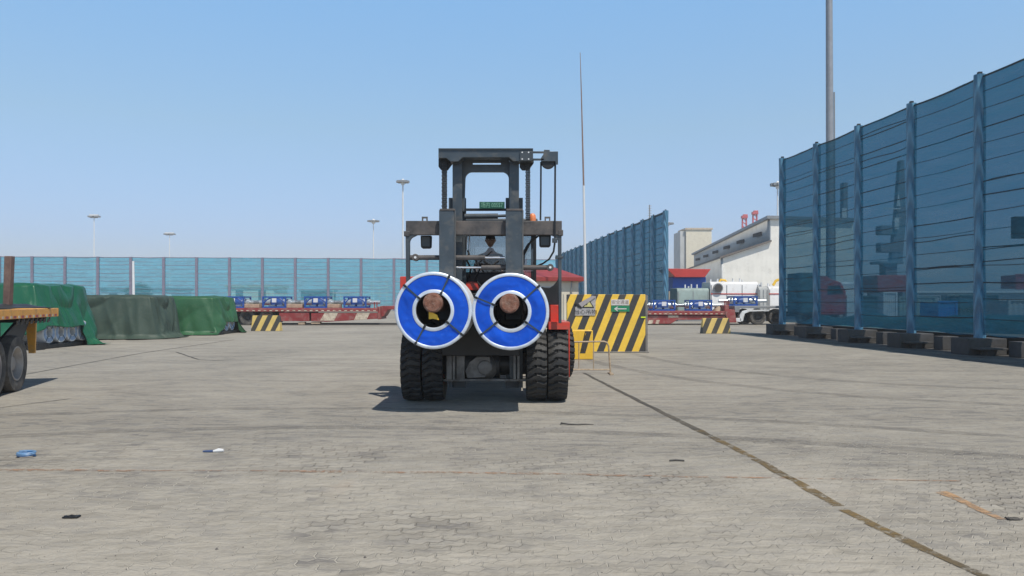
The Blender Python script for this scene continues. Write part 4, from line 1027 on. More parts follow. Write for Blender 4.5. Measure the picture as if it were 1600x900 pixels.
shaft_unit(1077, 1113, 468.5, 485.8, YT + .5, 'blue framed machine on the right far trailer, middle one of three')
shaft_unit(1146, 1184, 462.5, 477.8, YT + .5, 'blue and silver machine on the raised deck above the truck wheels')
o = MB(); o.grid(lambda u, v: P(1116 + 20 * u, 486 - 8 * math.sin(math.pi * u) ** .7 * math.sin(math.pi * v) ** .6, YT + 1) + Vector((0, v * 1.2 - .4, 0)), 14, 8)
tag(recenter(o.build('tarp_bundle', M_tan)), 'tan folded tarpaulin bundle on the right far trailer', 'tarpaulin')

# ------------------------------------------------------------------ white machinery behind the right trailer
YM = 56.0
def housing(x0, x1, y0, label, mat, redline=True, Y=YM, dep=2.6, endmat=None):
    a = P(x0, y0, Y); b = P(x1, 0, Y); T = thing('machine_housing', label, 'machine', ((a.x + b.x) / 2, Y, 0), 0, 'machine housings behind the right far trailer')
    r = .25; o = MB(); pr = [(0, .55)] + [(0, a.z - r), (r * .3, a.z - r * .3), (r, a.z)] + [(dep - r, a.z), (dep - r * .3, a.z - r * .3), (dep, a.z - r), (dep, .55)]
    o.poly([Vector((a.x, Y + p, z)) for p, z in pr], (b.x - a.x, 0, 0)); bo = o.build('shell', mat, T, bevel=.03)
    o = MB(); o.box(a.x + .1, b.x - .1, Y + .2, Y + dep - .2, 0, .548); o.build('skid', M_lampg, T)
    o = MB(); n = max(2, int((b.x - a.x) / 1.1))
    for k in range(n + 1): xx = a.x + .05 + (b.x - a.x - .14) * k / n; o.box(xx, xx + .05, Y - .02, Y - .002, .6, a.z - r)
    o.build('seams', M_lampg, T)
    if redline: o = MB(); o.box(a.x + .02, b.x - .02, Y - .034, Y - .022, P(0, 459.8, Y).z, P(0, 458.4, Y).z); o.build('red_line', M_red, T)
    o = MB()
    for k in range(n * 2): xx = random.uniform(a.x + .2, b.x - .3); yy = Y + random.uniform(.3, 1.2); o.cyl((xx, yy, a.z - .02), (xx, yy, a.z + random.uniform(.1, .3)), .06, n=8)
    o.build('valves', M_white, T)
    return T
M_gg = pm('grey_green_paint', (.28, .36, .34), .5, 0, .12, 1, dirt=(.2, .24, .22), damt=.4)
M_wh2 = pm('white_machine_paint', (.78, .77, .76), .4, 0, .05, 1, dirt=(.55, .52, .5), damt=.3)
housing(1058, 1108, 450, 'grey green machine housing with pale valves behind the middle blue machine', M_gg, False)
T = housing(1110, 1185, 440, 'long white machine housing with a round dark opening and a red line', M_wh2)
o = MB(); p = P(1121.5, 450, YM); o.cyl(p + Vector((0, -.16, 0)), p + Vector((0, -.04, 0)), .35, n=28); op = o.build('round_opening', M_lampg, T)
o = MB(); o.cyl(p + Vector((0, -.19, 0)), p + Vector((0, -.165, 0)), .28, n=28); o.build('opening_cover', M_concd, op)
housing(1185.5, 1200, 447.5, 'narrow grey machine cabinet with a small black opening', pm('light_grey_paint', (.42, .43, .42), .5), False, Y=YM - .4)
housing(1201, 1262, 447, 'white machine housing cut off by the edge of the right fence', M_wh2)
o = MB(); o.pb(1045, 455, 1056, 480, 60, 62); tag(recenter(o.build('crate', M_patch)), 'small red and cream crate left of the grey green housing', 'crate')
T = thing('yellow_fittings', 'yellow pipe fittings on top of the white machine housings', 'fittings', (P(1127, 0, YM).x, YM + 1, P(0, 440, YM).z))
o = MB(); o.tube([P(1124, 440.5, YM + 1), P(1126, 437, YM + 1), P(1133, 438, YM + 1), P(1135, 440.5, YM + 1)], .08); o.build('pipe', M_yel, T)
o = MB(); o.tube([P(1208, 446, YM + 1), P(1212, 439, YM + 1), P(1217, 437, YM + 1)], .1); tag(recenter(o.build('pipe_elbow', M_yel)), 'yellow pipe elbow beside the edge of the right fence', 'pipe')

# ------------------------------------------------------------------ blue kiosk and warehouse
YK = 64.0; T = thing('kiosk', 'bright blue kiosk under a flared red canopy by the warehouse', 'building', (P(1077, 0, YK).x, YK, 0))
o = MB(); a, b = P(1051, 433, YK), P(1103, 480, YK); o.box(a.x, b.x, YK, YK + 2.5, 0, a.z); o.build('wall', pm('bright_blue', (.01, .10, .50), .45, 0, .08), T, bevel=.02)
o = MB(); p = [P(1041.5, 419.5, YK - .6), P(1110.5, 420.5, YK - .6), P(1101.5, 433, YK - .6), P(1055, 433, YK - .6)]; o.poly(p, (0, 3.6, 0)); o.build('canopy', pm('canopy_red', (.55, .05, .04), .4, 0, .1), T, bevel=.02)
M_wall_c = ribbed('cream_cladding', (.78, .74, .64), .25, 1); M_wall_g = ribbed('grey_cladding', (.52, .53, .52), .25, 1); M_wroof = ribbed('old_roof_sheet', (.17, .145, .13), .3, 1)
M_wall_cx = ribbed('cream_gable_cladding', (.86, .83, .76), .25, 0)
# warehouse: a long building running away from us; its long side is seen on the left, its gable on the right
Yn, Yf_ = 88.0, 158.0
T = thing('warehouse', 'large cream warehouse with a raised clerestory and brown lower roof', 'building', (22, Yn, 0))
xs = lambda px, Y: (px - 800) / F * Y
Xw = xs(1130, Yn)                 # near lower corner of the lean-to side
zl = P(0, 403, Yn).z; Xc = xs(1204, Yn); zc0 = P(0, 378, Yn).z; zc1 = P(0, 342, Yn).z; Xend = Xc + 9.5
def far_x(px): return xs(px, Yf_)
dX = xs(1043, Yf_) - Xw
Xwf = Xw + dX
# side wall (lean-to)
o = MB(); o.add([(Xw, Yn, 0), (Xwf, Yf_, 0), (Xwf, Yf_, zl), (Xw, Yn, zl)], [(0, 1, 2, 3)]); o.build('side_wall', M_wall_g, T, solid=.2)
# gable wall facing us
o = MB(); o.poly([(Xw, Yn, 0), (Xend, Yn, 0), (Xend, Yn, zc1 - .3), (Xc, Yn, zc1 + .1), (Xc, Yn, zc0), (Xw, Yn, zl)], (0, .3, 0)); o.build('gable_wall', M_wall_cx, T)
# lean-to roof
o = MB(); o.poly([(Xw - .5, Yn - .3, zl - .05), (Xc, Yn - .3, zc0 + .02), (Xc, Yn - .3, zc0 + .25), (Xw - .5, Yn - .3, zl + .2)], (0, 0, 0)) if False else None
o = MB(); th = .22
q = [(Xw - .5, Yn - .4, zl - .1), (Xc, Yn - .4, zc0), (Xc + dX, Yf_, zc0), (Xwf - .5, Yf_, zl - .1)]
o.add([Vector(p) for p in q] + [Vector(p) + Vector((0, 0, th)) for p in q], [(0, 1, 2, 3), (7, 6, 5, 4), (0, 4, 5, 1), (1, 5, 6, 2), (2, 6, 7, 3), (3, 7, 4, 0)]); o.build('lower_roof', M_wroof, T)
# clerestory wall
o = MB(); q = [(Xc, Yn + .3, zc0), (Xc, Yn + .3, zc1), (Xc + dX, Yf_, zc1), (Xc + dX, Yf_, zc0)]; o.add(q, [(0, 1, 2, 3)]); o.build('clerestory_wall', M_wall_g, T, solid=.2)
o = MB(); q = [(Xc - .5, Yn - .4, zc1), (Xend, Yn - .4, zc1 - .3), (Xend + dX, Yf_, zc1 - .3), (Xc + dX - .5, Yf_, zc1)]
o.add([Vector(p) for p in q] + [Vector(p) + Vector((0, 0, .35)) for p in q], [(0, 1, 2, 3), (7, 6, 5, 4), (0, 4, 5, 1), (1, 5, 6, 2), (2, 6, 7, 3), (3, 7, 4, 0)]); o.build('upper_roof', M_lampg, T)
for k in range(6):
    t = .06 + k * .16; Y = Yn + (Yf_ - Yn) * t; X = Xc + dX * t - .14; zz = zc0 + (zc1 - zc0) * .42
    o = MB(); o.box(X - .05, X + .02, Y, Y + 3.2, zz, zz + .45); o.build('window', M_concd, T)
    o = MB(); o.box(X + .0, X + .06, Y - 3.6, Y - 3.45, zc0 + .3, zc1 - .02); o.build('panel_joint', M_lampg, T)
Tt = thing('lift_tower', 'pale boxy tower rising behind the left end of the warehouse', 'building', (xs(1088, 165), 165, 0))
o = MB(); a, b = P(1072, 359, 165), P(1112, 0, 165); o.box(a.x, b.x, 165, 172, 0, a.z); a2 = P(1063.5, 359, 165)
o.build('tower_front', M_cream, Tt, bevel=.05)
o = MB(); o.box(a2.x, a.x - .01, 165.5, 172, 0, a.z - .3); o.build('tower_side', M_wall_g, Tt, bevel=.05)
o = MB(); o.box(a.x - .2, b.x + .2, 164.8, 172.2, a.z + .003, a.z + .4); o.build('parapet', M_patch, Tt)
for i, (x, yt, lab) in enumerate(((1163, 335, 'shorter red crane head above the warehouse roof, left of the pair'), (1179.5, 329, 'taller red crane head above the warehouse roof, right of the pair'))):
    Yc = 230; p = P(x, yt, Yc); T = thing('crane_head', lab, 'crane', (p.x, Yc, 0), 0, 'red harbour crane heads')
    o = MB()
    for s in (-1, 1):
        o.tube([(p.x + s * 1.0, Yc, 0), (p.x + s * .55, Yc, p.z - 1)], .25, 6)
    for k in range(8): z = p.z - 1 - k * 1.2; o.tube([(p.x - .6, Yc, z), (p.x + .6, Yc, z - .9)], .15, 5)
    o.build('lattice_mast', pm('crane_red', (.50, .08, .10), .5), T)
    o = MB(); o.box(p.x - .9, p.x + .9, Yc - .6, Yc + .6, p.z - 1.2, p.z - .4); o.box(p.x - .4, p.x + .9, Yc - .5, Yc + .5, p.z - .4, p.z); o.build('cab', pm('crane_red', (.50, .08, .10), .5), T, bevel=.1)

# ------------------------------------------------------------------ things seen through the right fence
def container(x0, x1, y0, Y, label, mat, zb=0, dep=2.4, rz=0, cat='container'):
    a, b = P(x0, y0, Y), P(x1, 0, Y); o = MB(); W_ = b.x - a.x; T = thing('shipping_container', label, cat, ((a.x + b.x) / 2, Y, zb), 0, 'containers behind the right fence')
    X0 = a.x; z1 = a.z
    n = max(6, int(W_ / .3)); pts = []
    for k in range(n * 2 + 1):
        xx = X0 + .08 + (W_ - .16) * k / (n * 2); pts.append((xx, Y + (.05 if (k // 1) % 2 else .0)))
    o.add([(x, y, zb + .1) for x, y in pts] + [(x, y, z1 - .1) for x, y in pts], [(i, i + 1, len(pts) + i + 1, len(pts) + i) for i in range(len(pts) - 1)])
    o.box(X0 + .08, b.x - .08, Y + .055, Y + dep, zb + .1, z1 - .1); o.build('corrugated_walls', mat, T, smooth=False)
    o = MB()
    for xx in (X0, b.x - .12): o.box(xx, xx + .12, Y - .04, Y + .1, zb, z1)
    o.box(X0 + .12, b.x - .12, Y - .04, Y + .1, z1 - .12, z1 - .002); o.box(X0 + .12, b.x - .12, Y - .04, Y + .1, zb + .002, zb + .12); o.build('frame', mat, T)
M_cr = pm('container_red', (.42, .05, .05), .5, 0, .15, 1, dirt=(.3, .1, .08), damt=.4); M_cb = pm('container_blue', (.02, .20, .55), .5, 0, .1); M_cg = pm('container_grey', (.42, .43, .43), .5, 0, .1)
M_ct = pm('container_teal', (.05, .12, .13), .6, 0, .15)
# red truck cab behind first panels
T = thing('truck', 'red truck seen through the right fence left of the crane', 'truck', (P(1298, 0, 45).x, 45, 0))
o = MB(); o.pp([(1277, 431), (1292, 431), (1298, 436), (1314, 441), (1322, 455), (1322, 492), (1277, 492)], 45, 47.3); o.build('cab', M_cr, T, bevel=.06)
o = MB(); o.pp([(1294, 447), (1312, 446), (1318, 458), (1294, 459)], 44.96, 44.995); o.build('side_window', M_black, T)
o = MB(); o.pb(1251, 426, 1275, 490, 45.1, 47.3); o.build('trailer_box', M_ct, T, bevel=.03)
o = MB(); o.pb(1323, 462, 1332, 498, 45.1, 45.6); o.build('mirror_panel', M_white, T)
for x in (1262, 1300): far_wheel(T, P(x, 0, 45).x, .5, 45.1, .5)
container(1380, 1402, 456, 60, 'pale container seen through the fence below the red crane', M_white)
container(1466, 1496, 470, 50, 'bright blue container seen through the fence between two wrapped posts', M_cb)
container(1575, 1640, 467, 42, 'grey pink container seen through the last fence panel', M_cg)
container(1587, 1640, 428, 75, 'dark red container seen high through the last fence panel', M_cr, zb=2.6)
for i, (x0, x1, y0, Y, m_) in enumerate(((1335, 1372, 462, 58, M_ct), (1405, 1462, 463, 62, M_gg), (1500, 1560, 461, 66, M_ct), (1430, 1470, 461, 90, M_cg), (1480, 1535, 460, 95, M_gg))):
    container(x0, x1, y0, Y, ('dark teal container seen through the fence beside the red truck', 'grey green container through the fence, right of the pale one', 'dark container through the fence, right of the blue one', 'far grey container through the fence above the blue one', 'far grey green container through the fence, near the rightmost wrapped post')[i], m_)
T = thing('tarpaulin_heap', 'long low teal heap lying behind the right fence', 'tarpaulin', (20, 40, 0))
o = MB()
def heap(u, v):
    x = 14.2 + 10 * u; y = 43.5 - 10 * u + (v - .5) * 2.4; z = math.sin(math.pi * v) ** .6 * (.75 + .35 * noise.noise(Vector((u * 9, v * 2, 0)))) * min(1, 8 * u + .1)
    return Vector((x + 1.6, y - 1, max(0, z)))
o.grid(heap, 80, 12); o.build('cover', tarp_mat('teal_sheet', (.03, .13, .15), .5, .05), T)
# crane seen through the fence
Yc = 110; cx = P(1392, 0, Yc).x
T = thing('harbour_crane', 'red and grey harbour crane seen through the right fence', 'crane', (cx, Yc, 0))
M_cgrey = pm('crane_grey', (.20, .24, .29), .6)
o = MB(); a, b = P(1371, 430, Yc), P(1416, 457, Yc); o.box(a.x, b.x, Yc, Yc + 5, b.z, a.z); o.build('machine_house', M_cr, T, bevel=.1)
o = MB(); o.pb(1384, 412, 1402, 430, Yc + 1, Yc + 3); o.pb(1374, 408, 1412, 412, Yc + .5, Yc + 3.5); o.pp([(1392, 412), (1410, 412), (1416, 340), (1413, 250), (1407, 250), (1400, 340)], Yc + 1, Yc + 2); o.pb(1377, 352, 1402, 366, Yc + .8, Yc + 2.6); o.pb(1376, 379, 1408, 394, Yc + .9, Yc + 2.4)
for xx in (1375, 1410): o.pb(xx, 457, xx + 4, 470, Yc, Yc + 4)
o.build('tower', M_cgrey, T, bevel=.05)
o = MB(); o.pb(1398, 340, 1405, 358, Yc + .5, Yc + .75); o.pp([(1401, 322), (1404, 300), (1407, 322)], Yc + .8, Yc + .95); o.pb(1381, 325, 1407, 327, Yc + .7, Yc + .78); o.build('pale_panels', M_white, T)
Yc = 112; cx = P(1322, 0, Yc).x
T = thing('harbour_crane', 'slender grey crane tower seen through the fence above the red truck', 'crane', (cx, Yc, 0))
o = MB(); o.pb(1318, 285, 1325, 470, Yc, Yc + 1.2); o.pb(1302, 372, 1330, 398, Yc + .1, Yc + 1.5); o.build('tower', M_cgrey, T, bevel=.05)
o = MB(); o.pb(1316, 325, 1323, 342, Yc - .3, Yc - .05); o.pb(1316, 362, 1322, 380, Yc - .3, Yc - .05); o.build('pale_panels', M_white, T)
o = MB(); o.pp([(1303, 400), (1332, 405), (1322, 455), (1303, 462)], 100, 101); tag(recenter(o.build('silo_panel', M_cg)), 'pale sloping hopper seen through the fence behind the red truck', 'hopper')
T = thing('floodlight_box', 'dark square floodlight on a pole seen through the last fence panel', 'lamp', (P(1598, 0, 50).x, 50, 0))
o = MB(); o.pb(1587, 338, 1620, 372, 50, 50.5); o.build('lamp_head', M_black, T, bevel=.03)
o = MB(); o.tube([(P(1605, 0, 50.3).x, 50.3, 0), (P(1605, 0, 50.3).x, 50.3, P(0, 372, 50.3).z)], .1); o.build('pole', M_lampg, T)
# long far building line
T = thing('far_building', 'low white roofed building on the horizon behind the right fence', 'building', (60, 130, 0))
o = MB(); o.pb(1420, 458, 1700, 472, 130, 140); o.build('wall', M_cg, T)
o = MB(); o.pb(1418, 454.5, 1702, 457.5, 129.5, 140.5); o.build('roof', M_white, T)

# ------------------------------------------------------------------ beyond the left fence
def far_shed(x0, x1, y0, Y, label, mat, roofmat=None):
    a, b = P(x0, y0, Y), P(x1, 0, Y); T = thing('far_shed', label, 'building', ((a.x + b.x) / 2, Y, 0))
    o = MB(); o.box(a.x, b.x, Y, Y + 8, 0, a.z); o.build('wall', mat, T)
    o = MB(); o.box(a.x - .3, b.x + .3, Y - .3, Y + 8.3, a.z + .003, a.z + .4); o.build('roof', roofmat or M_lampg, T)
    for k in range(int((b.x - a.x) / 4)): o = MB(); xx = a.x + 1.5 + k * 4; o.box(xx, xx + 1.3, Y - .06, Y - .01, .8, max(1.4, a.z - .5)); o.build('door', M_concd, T)
far_shed(157, 196, 453, 128, 'white shed behind the far fence left of the round tree', M_white)
far_shed(238, 268, 453.5, 130, 'white shed behind the far fence right of the round tree', M_white)
far_shed(355, 428, 449, 135, 'pale low building behind the far fence above the third tarpaulin', M_cream, M_patch)
far_shed(470, 510, 455, 150, 'teal shed behind the far fence over the second machine', M_ct)
# pale scaffold frames
T = thing('pipe_rack', 'pale steel pipe rack behind the far fence left of the forklift', 'structure', (P(580, 0, 140).x, 140, 0))
o = MB()
for x in range(520, 612, 12): o.pb(x, 440, x + 1, 475, 140, 140.2)
for y in (440, 449, 458): o.pb(520, y, 606, y + 1, 139.95, 140.15)
o.build('frame', M_cream, T)
# tree
T = thing('tree', 'round dark green tree behind the far fence between two white sheds', 'tree', (P(217, 0, 124).x, 124, 0))
tx = P(217, 0, 124).x
o = MB(); o.tube([(tx, 124, 0), (tx + .1, 124, 1.2), (tx - .1, 124, 2.4)], [.25, .18, .12], 8)
for k in range(5): q = k * 1.256; o.tube([(tx, 124, 1.3), (tx + math.cos(q) * 1.0, 124 + math.sin(q), 2.6)], .08, 5, .03)
o.build('trunk', M_tan, T)
o = MB()
for k in range(2600):
    q = random.uniform(0, 2 * math.pi); rr = random.random() ** .5; z = random.uniform(-1, 1)
    s = math.sqrt(max(0, 1 - z * z)); c_ = Vector((tx + math.cos(q) * s * rr * 2.2, 124 + math.sin(q) * s * rr * 2.0, 2.6 + z * 1.7 * (.6 + .4 * rr) + .5 * noise.noise(Vector((q * 2, z * 2, 0)))))
    n_ = Vector((random.gauss(0, 1), random.gauss(0, 1), random.gauss(0, 1))).normalized(); a = n_.orthogonal().normalized() * .16; b = n_.cross(a).normalized() * .09
    o.add([c_ - a, c_ + b, c_ + a, c_ - b], [(0, 1, 2, 3)])
o.build('crown', pm('leaf_green', (.045, .09, .04), .7, 0, .3, 1), T, smooth=False, recalc=False)
# distant pale blue ship hull shape right of the forklift cab
T = thing('storage_dome', 'pale blue rounded roof in the distance just right of the forklift mast', 'building', (P(852, 0, 220).x, 220, 0))
o = MB(); o.lathe([(0, 5.0), (8.5, 5.0), (11.0, 4.2), (12.6, 2.4), (13.2, .001)], (P(853, 0, 220).x, 220, 0), (0, 0, 1), 32); o.build('dome_shell', pm('pale_blue', (.45, .60, .75), .5), T)

# ------------------------------------------------------------------ tarpaulin covered coil piles on the left
def tarp(x0, x1, y0, y1, h, hem, label, mat, seed, flare=.25, rowgroup='tarpaulins over coil piles'):
    """drape over a box. hem(t) gives the height of the lower edge; t runs from the near left corner counter-clockwise: front 0-.25, right .25-.5, back .5-.75, left .75-1"""
    T = thing('tarpaulin', label, 'tarpaulin', ((x0 + x1) / 2, (y0 + y1) / 2, 0), 0, rowgroup)
    cx, cy = (x0 + x1) / 2, (y0 + y1) / 2
    cor = [(x0, y0), (x1, y0), (x1, y1), (x0, y1)]
    def per(t):
        k = int(t * 4) % 4; f = t * 4 - int(t * 4); a, b = Vector(cor[k]), Vector(cor[(k + 1) % 4]); p = a.lerp(b, f)
        n_ = Vector(((0, -1), (1, 0), (0, 1), (-1, 0))[k])
        e = min(f, 1 - f); 
        if e < .1:
            k2 = (k + 1) % 4 if f > .5 else (k - 1) % 4; m_ = Vector(((0, -1), (1, 0), (0, 1), (-1, 0))[k2]); w_ = .5 * (1 - e / .1); n_ = (n_ * (1 - w_) + m_ * w_).normalized(); p = p - n_ * .10 * (1 - e / .1) ** 2
        return p, n_, k, f
    NT, NS = 420, 46
    top = 10
    def fn(u, v):
        j = v * NS; p, n_, k, f = per(u % 1.0)
        if j <= top:
            t = j / top; q = Vector((cx, cy)).lerp(p, t); z = h + .05 * noise.noise(Vector((q.x * 1.4 + seed, q.y * 1.4, 0))) - .06 * (t > .93)
            if t > .999: z -= .0
            return Vector((q.x, q.y, z))
        t = (j - top) / (NS - top); hz_ = hem(u % 1.0) + .05 * noise.noise(Vector((u * 40, seed, 2)))
        drop = h - .03 - max(0, hz_); d = t * drop; z = h - .05 - d
        s = u * 60
        def rdg(a, b, c_): return 1 - 2.2 * abs(noise.noise(Vector((a, b, c_))))
        wv = .55 * rdg(s * .33 + d * .35, seed, d * .45) + .35 * rdg(s * .8 - d * .5, seed + 4, d * .35) + .3 * noise.noise(Vector((s * .2, seed + 8, d)))
        amp = (.03 + .20 * t)
        dist = math.hypot((f - .5) * 1.6, (d / max(.6, h)) * .9); swag = (abs(math.sin(dist * 8.5 + noise.noise(Vector((f * 3, d, seed))) * 1.5)) - .5) * .13 * math.exp(-dist * .9) * (1 if k in (0, 1) else .4)
        z += .05 * noise.noise(Vector((s * .4, seed, 9))) * (1 - t)
        off = .03 + flare * t ** 1.6 + wv * amp + swag + .05 * math.sin(t * math.pi)
        if hz_ < .02 and t > .9: off += (t - .9) * 3.2 * (.6 + abs(wv)); z = max(z, .015) if t < .93 else .015 + .04 * abs(wv)
        return Vector((p.x + n_.x * off, p.y + n_.y * off, max(z, .012)))
    o = MB(); o.grid(fn, NT, NS, True); o.build('sheet', mat, T, angle=75, recalc=False, solid=.008)
    return T
M_t1 = tarp_mat('green_tarp', (.012, .115, .058), .36, .12, (.06, .26, .16)); M_t2 = tarp_mat('dark_tarp', (.045, .075, .058), .6, .06, (.10, .12, .10)); M_t3 = tarp_mat('worn_green_tarp', (.035, .135, .06), .5, .2, (.22, .34, .20))
def hem1(t):
    if .26 < t < .415: return .76 - .1 * math.sin((t - .26) * 18)
    if .415 <= t < .5: return max(0, .68 - (t - .415) * 30)
    if t <= .26: return .06 if t < .2 else .06 + (t - .2) * 10
    return .0
tarp(-19.5, -14.75, 23.7, 26.6, 2.05, hem1, 'bright green tarpaulin draped over the nearest coil pile behind the yellow trailer', M_t1, 3, .30)
tarp(-19.5, -14.15, 30.0, 32.2, 1.72, lambda t: .0, 'dark grey green tarpaulin over the middle coil pile', M_t2, 11, .20)
tarp(-19.5, -13.1, 33.6, 36.2, 1.70, lambda t: .55 if .3 < t < .47 else (.55 * (t - .25) / .05 if .25 < t <= .3 else .0), 'worn light green tarpaulin over the farthest coil pile', M_t3, 23, .18)
# coils under the tarps (only the ones that show), built once and copied
def small_coil(x, y, z, r, w_, label, group):
    T = thing('steel_coil', label, 'steel coil', (x, y, z), 0, group)
    o = MB(); o.lathe([(0, r * .42), (0, r * .98), (-.02, r), (-w_, r), (-w_, r * .42), (0, r * .42)], (x, y, z + r), (1, 0, 0), 36); o.build('wound_body', M_white, T, angle=30)
    o = MB(); o.lathe([(.004, r * .5), (.006, r * .86)], (x, y, z + r), (1, 0, 0), 36); o.build('face_band', pm('pale_blue_wrap', (.30, .42, .60), .4, 0, .2, 8), T)
    for q in (50, 130, 235, 310):
        d = Vector((0, math.cos(R(q)), math.sin(R(q)))); t = Vector((0, -d.z, d.y)) * .014; c_ = Vector((x + .012, y, z + r))
        s_ = MB(); s_.add([c_ + d * r * .4 - t, c_ + d * r * .4 + t, c_ + d * r * 1.0 + t, c_ + d * r * 1.0 - t], [(0, 1, 2, 3)]); s_.build('strap', M_strap, T, smooth=False)
    return T
lab = ['silver coil under the nearest green tarpaulin, closest to the camera', 'silver coil under the nearest green tarpaulin, second from the camera', 'silver coil under the nearest green tarpaulin, third from the camera', 'silver coil under the nearest green tarpaulin, farthest from the camera']
c0 = small_coil(-14.55, 24.15, .16, .34, 1.3, lab[0], 'coils showing under the nearest tarpaulin')
for k in range(1, 4): dup(c0, (-14.55 + .02 * k, 24.15 + .60 * k, .16), label=lab[k])
lab = ['silver coil under the farthest tarpaulin, nearest the dark pile', 'silver coil under the farthest tarpaulin, middle of three', 'silver coil under the farthest tarpaulin, nearest the trailer wheels']
for k in range(3):
    c_ = dup(c0, (-12.95, 34.15 + .7 * k, .14), label=lab[k]); c_['group'] = 'coils showing under the farthest tarpaulin'
for (x, y0, y1, l_) in ((-14.9, 23.6, 26.6, 'dark timber skid under the nearest coil pile'), (-13.3, 33.4, 36.6, 'dark timber skid under the farthest coil pile')):
    o = MB(); o.box(x - .6, x + .42, y0, y1, 0, .15); tag(recenter(o.build('timber_skid', M_black, bevel=.02)), l_, 'timber')
o = MB(); a, b = P(54, 538, 23.6), P(65, 548, 23.4); o.box(a.x, b.x, 23.2, 23.6, 0, .22); tag(recenter(o.build('timber_block', M_black, bevel=.01)), 'black block beside the near corner of the nearest coil pile', 'block')

# ------------------------------------------------------------------ near trailer at the left edge
ang = math.atan2(-.966, .26)
T = thing('flatbed_trailer', 'yellow edged flatbed trailer with dusty tyres cut off by the left edge', 'trailer', (-8.43, 14.2, 0), ang)
def L(mb, name, mat, par=None, **k): return mb.build(name, mat, par or T, world=False, **k)
o = MB(); o.box(.0, 12.0, -2.5, -.03, 1.30, 1.352); L(o, 'deck', M_bar, bevel=.005)
o = MB(); o.box(.0, 12.0, -.03, .03, 1.212, 1.365); o.box(-.05, .0, -2.53, .03, 1.212, 1.365); sb = L(o, 'side_beam', M_orange, bevel=.01)
for k in range(12):
    o = MB(); o.box(.08 + k * .34, .19 + k * .34, .032, .036, 1.222, 1.262); L(o, 'red_reflector', pm('reflector_red', (.35, .05, .05), .4), sb)
    o = MB(); o.box(.26 + k * .34, .34 + k * .34, .032, .036, 1.222, 1.262); L(o, 'white_reflector', M_patch, sb)
o = MB(); o.box(.3, 12, -.95, -.8, .85, 1.29); o.box(.3, 12, -1.7, -1.55, .85, 1.29)
for k in range(10): o.box(.4 + k * 1.1, .48 + k * 1.1, -2.45, -.06, 1.14, 1.29)
L(o, 'chassis_beam', M_black)
o = MB(); o.poly([(.35, -.30, 1.2), (.9, -.30, 1.2), (1.9, -.30, .82), (1.0, -.30, .62)], (0, -.05, 0)); L(o, 'mudguard', M_black, bevel=.01)
o = MB(); o.poly([(.30, -.22, 1.21), (.30, -.40, 1.21), (.30, -.34, .56), (.30, -.24, .56)], (.06, 0, 0)); L(o, 'rear_post', M_orange, bevel=.004)
o = MB(); o.box(.30, .34, -2.2, -.42, .60, .72); L(o, 'rear_bumper', M_orange, bevel=.005)
for k in range(8): o = MB(); o.tube([(.35 + k * .22, .0, 1.21), (.37 + k * .22, -.01, 1.13), (.42 + k * .22, -.02, 1.12), (.44 + k * .22, 0, 1.18)], .012, 6); L(o, 'tie_hook', M_grease)
for ui, u in enumerate((1.52, 2.48, 3.46)):
    for vi, v in enumerate((-.26, -.57, -1.95, -2.26)):
        t = tyre_mb((0, 0, 0), .465, .25, n=64, rim=.60); rt = Matrix.Translation((u, v, .465)) @ Matrix.Rotation(R(90), 4, 'Z'); t.v = [rt @ x for x in t.v]
        wo = L(t, 'wheel', M_rubg, angle=40)
        if vi in (0, 3):
            rb = rim_mb((0, 0, 0), .28, .25, 1 if vi == 0 else -1, .6); rb.v = [rt @ x for x in rb.v]; L(rb, 'rim', pm('dusty_rim', (.40, .36, .32), .6, .1, .15, 5, dirt=(.2, .17, .15), damt=.5), wo)
    o = MB(); o.cyl((u, -2.3, .465), (u, -.26, .465), .07, n=14); L(o, 'axle', M_black)
o = MB(); o.box(-.06, -.052, -.35, -.05, 1.225, 1.30); L(o, 'tail_lamp', pm('tail_red', (.4, .03, .03), .3))
# stake and heap on the deck
o = MB(); p0, p1 = P(9, 480, 12.9), P(12, 400, 12.9); o.poly([p0 + Vector((-.055, 0, 0)), p0 + Vector((.055, 0, 0)), p1 + Vector((.06, 0, 0)), p1 + Vector((-.06, 0, 0))], (0, .1, 0))
tag(recenter(o.build('steel_stake', pm('brown_stake', (.15, .09, .075), .7, .1, .3, 4, dirt=(.25, .17, .13), damt=.6, dscale=6), bevel=.006)), 'brown rusty stake standing upright on the yellow edged trailer', 'stake')
o = MB()
def hp(u, v):
    p = P(-60 + 98 * u, 480.2, 13.0); z = 1.375 + (.10 + .05 * noise.noise(Vector((u * 6, v * 3, 2)))) * math.sin(math.pi * v) ** .4 * min(1, (1 - u) * 4 + .12) * (.7 + .8 * max(0, .5 - u)); return Vector((p.x, 12.6 + v * 1.2, z))
o.grid(hp, 30, 14)
tag(recenter(o.build('tarpaulin_roll', tarp_mat('black_sheet', (.03, .032, .035), .5, 0, (.07, .07, .07)), recalc=False, solid=.01)), 'dark folded sheet lying on the yellow edged trailer deck', 'tarpaulin')

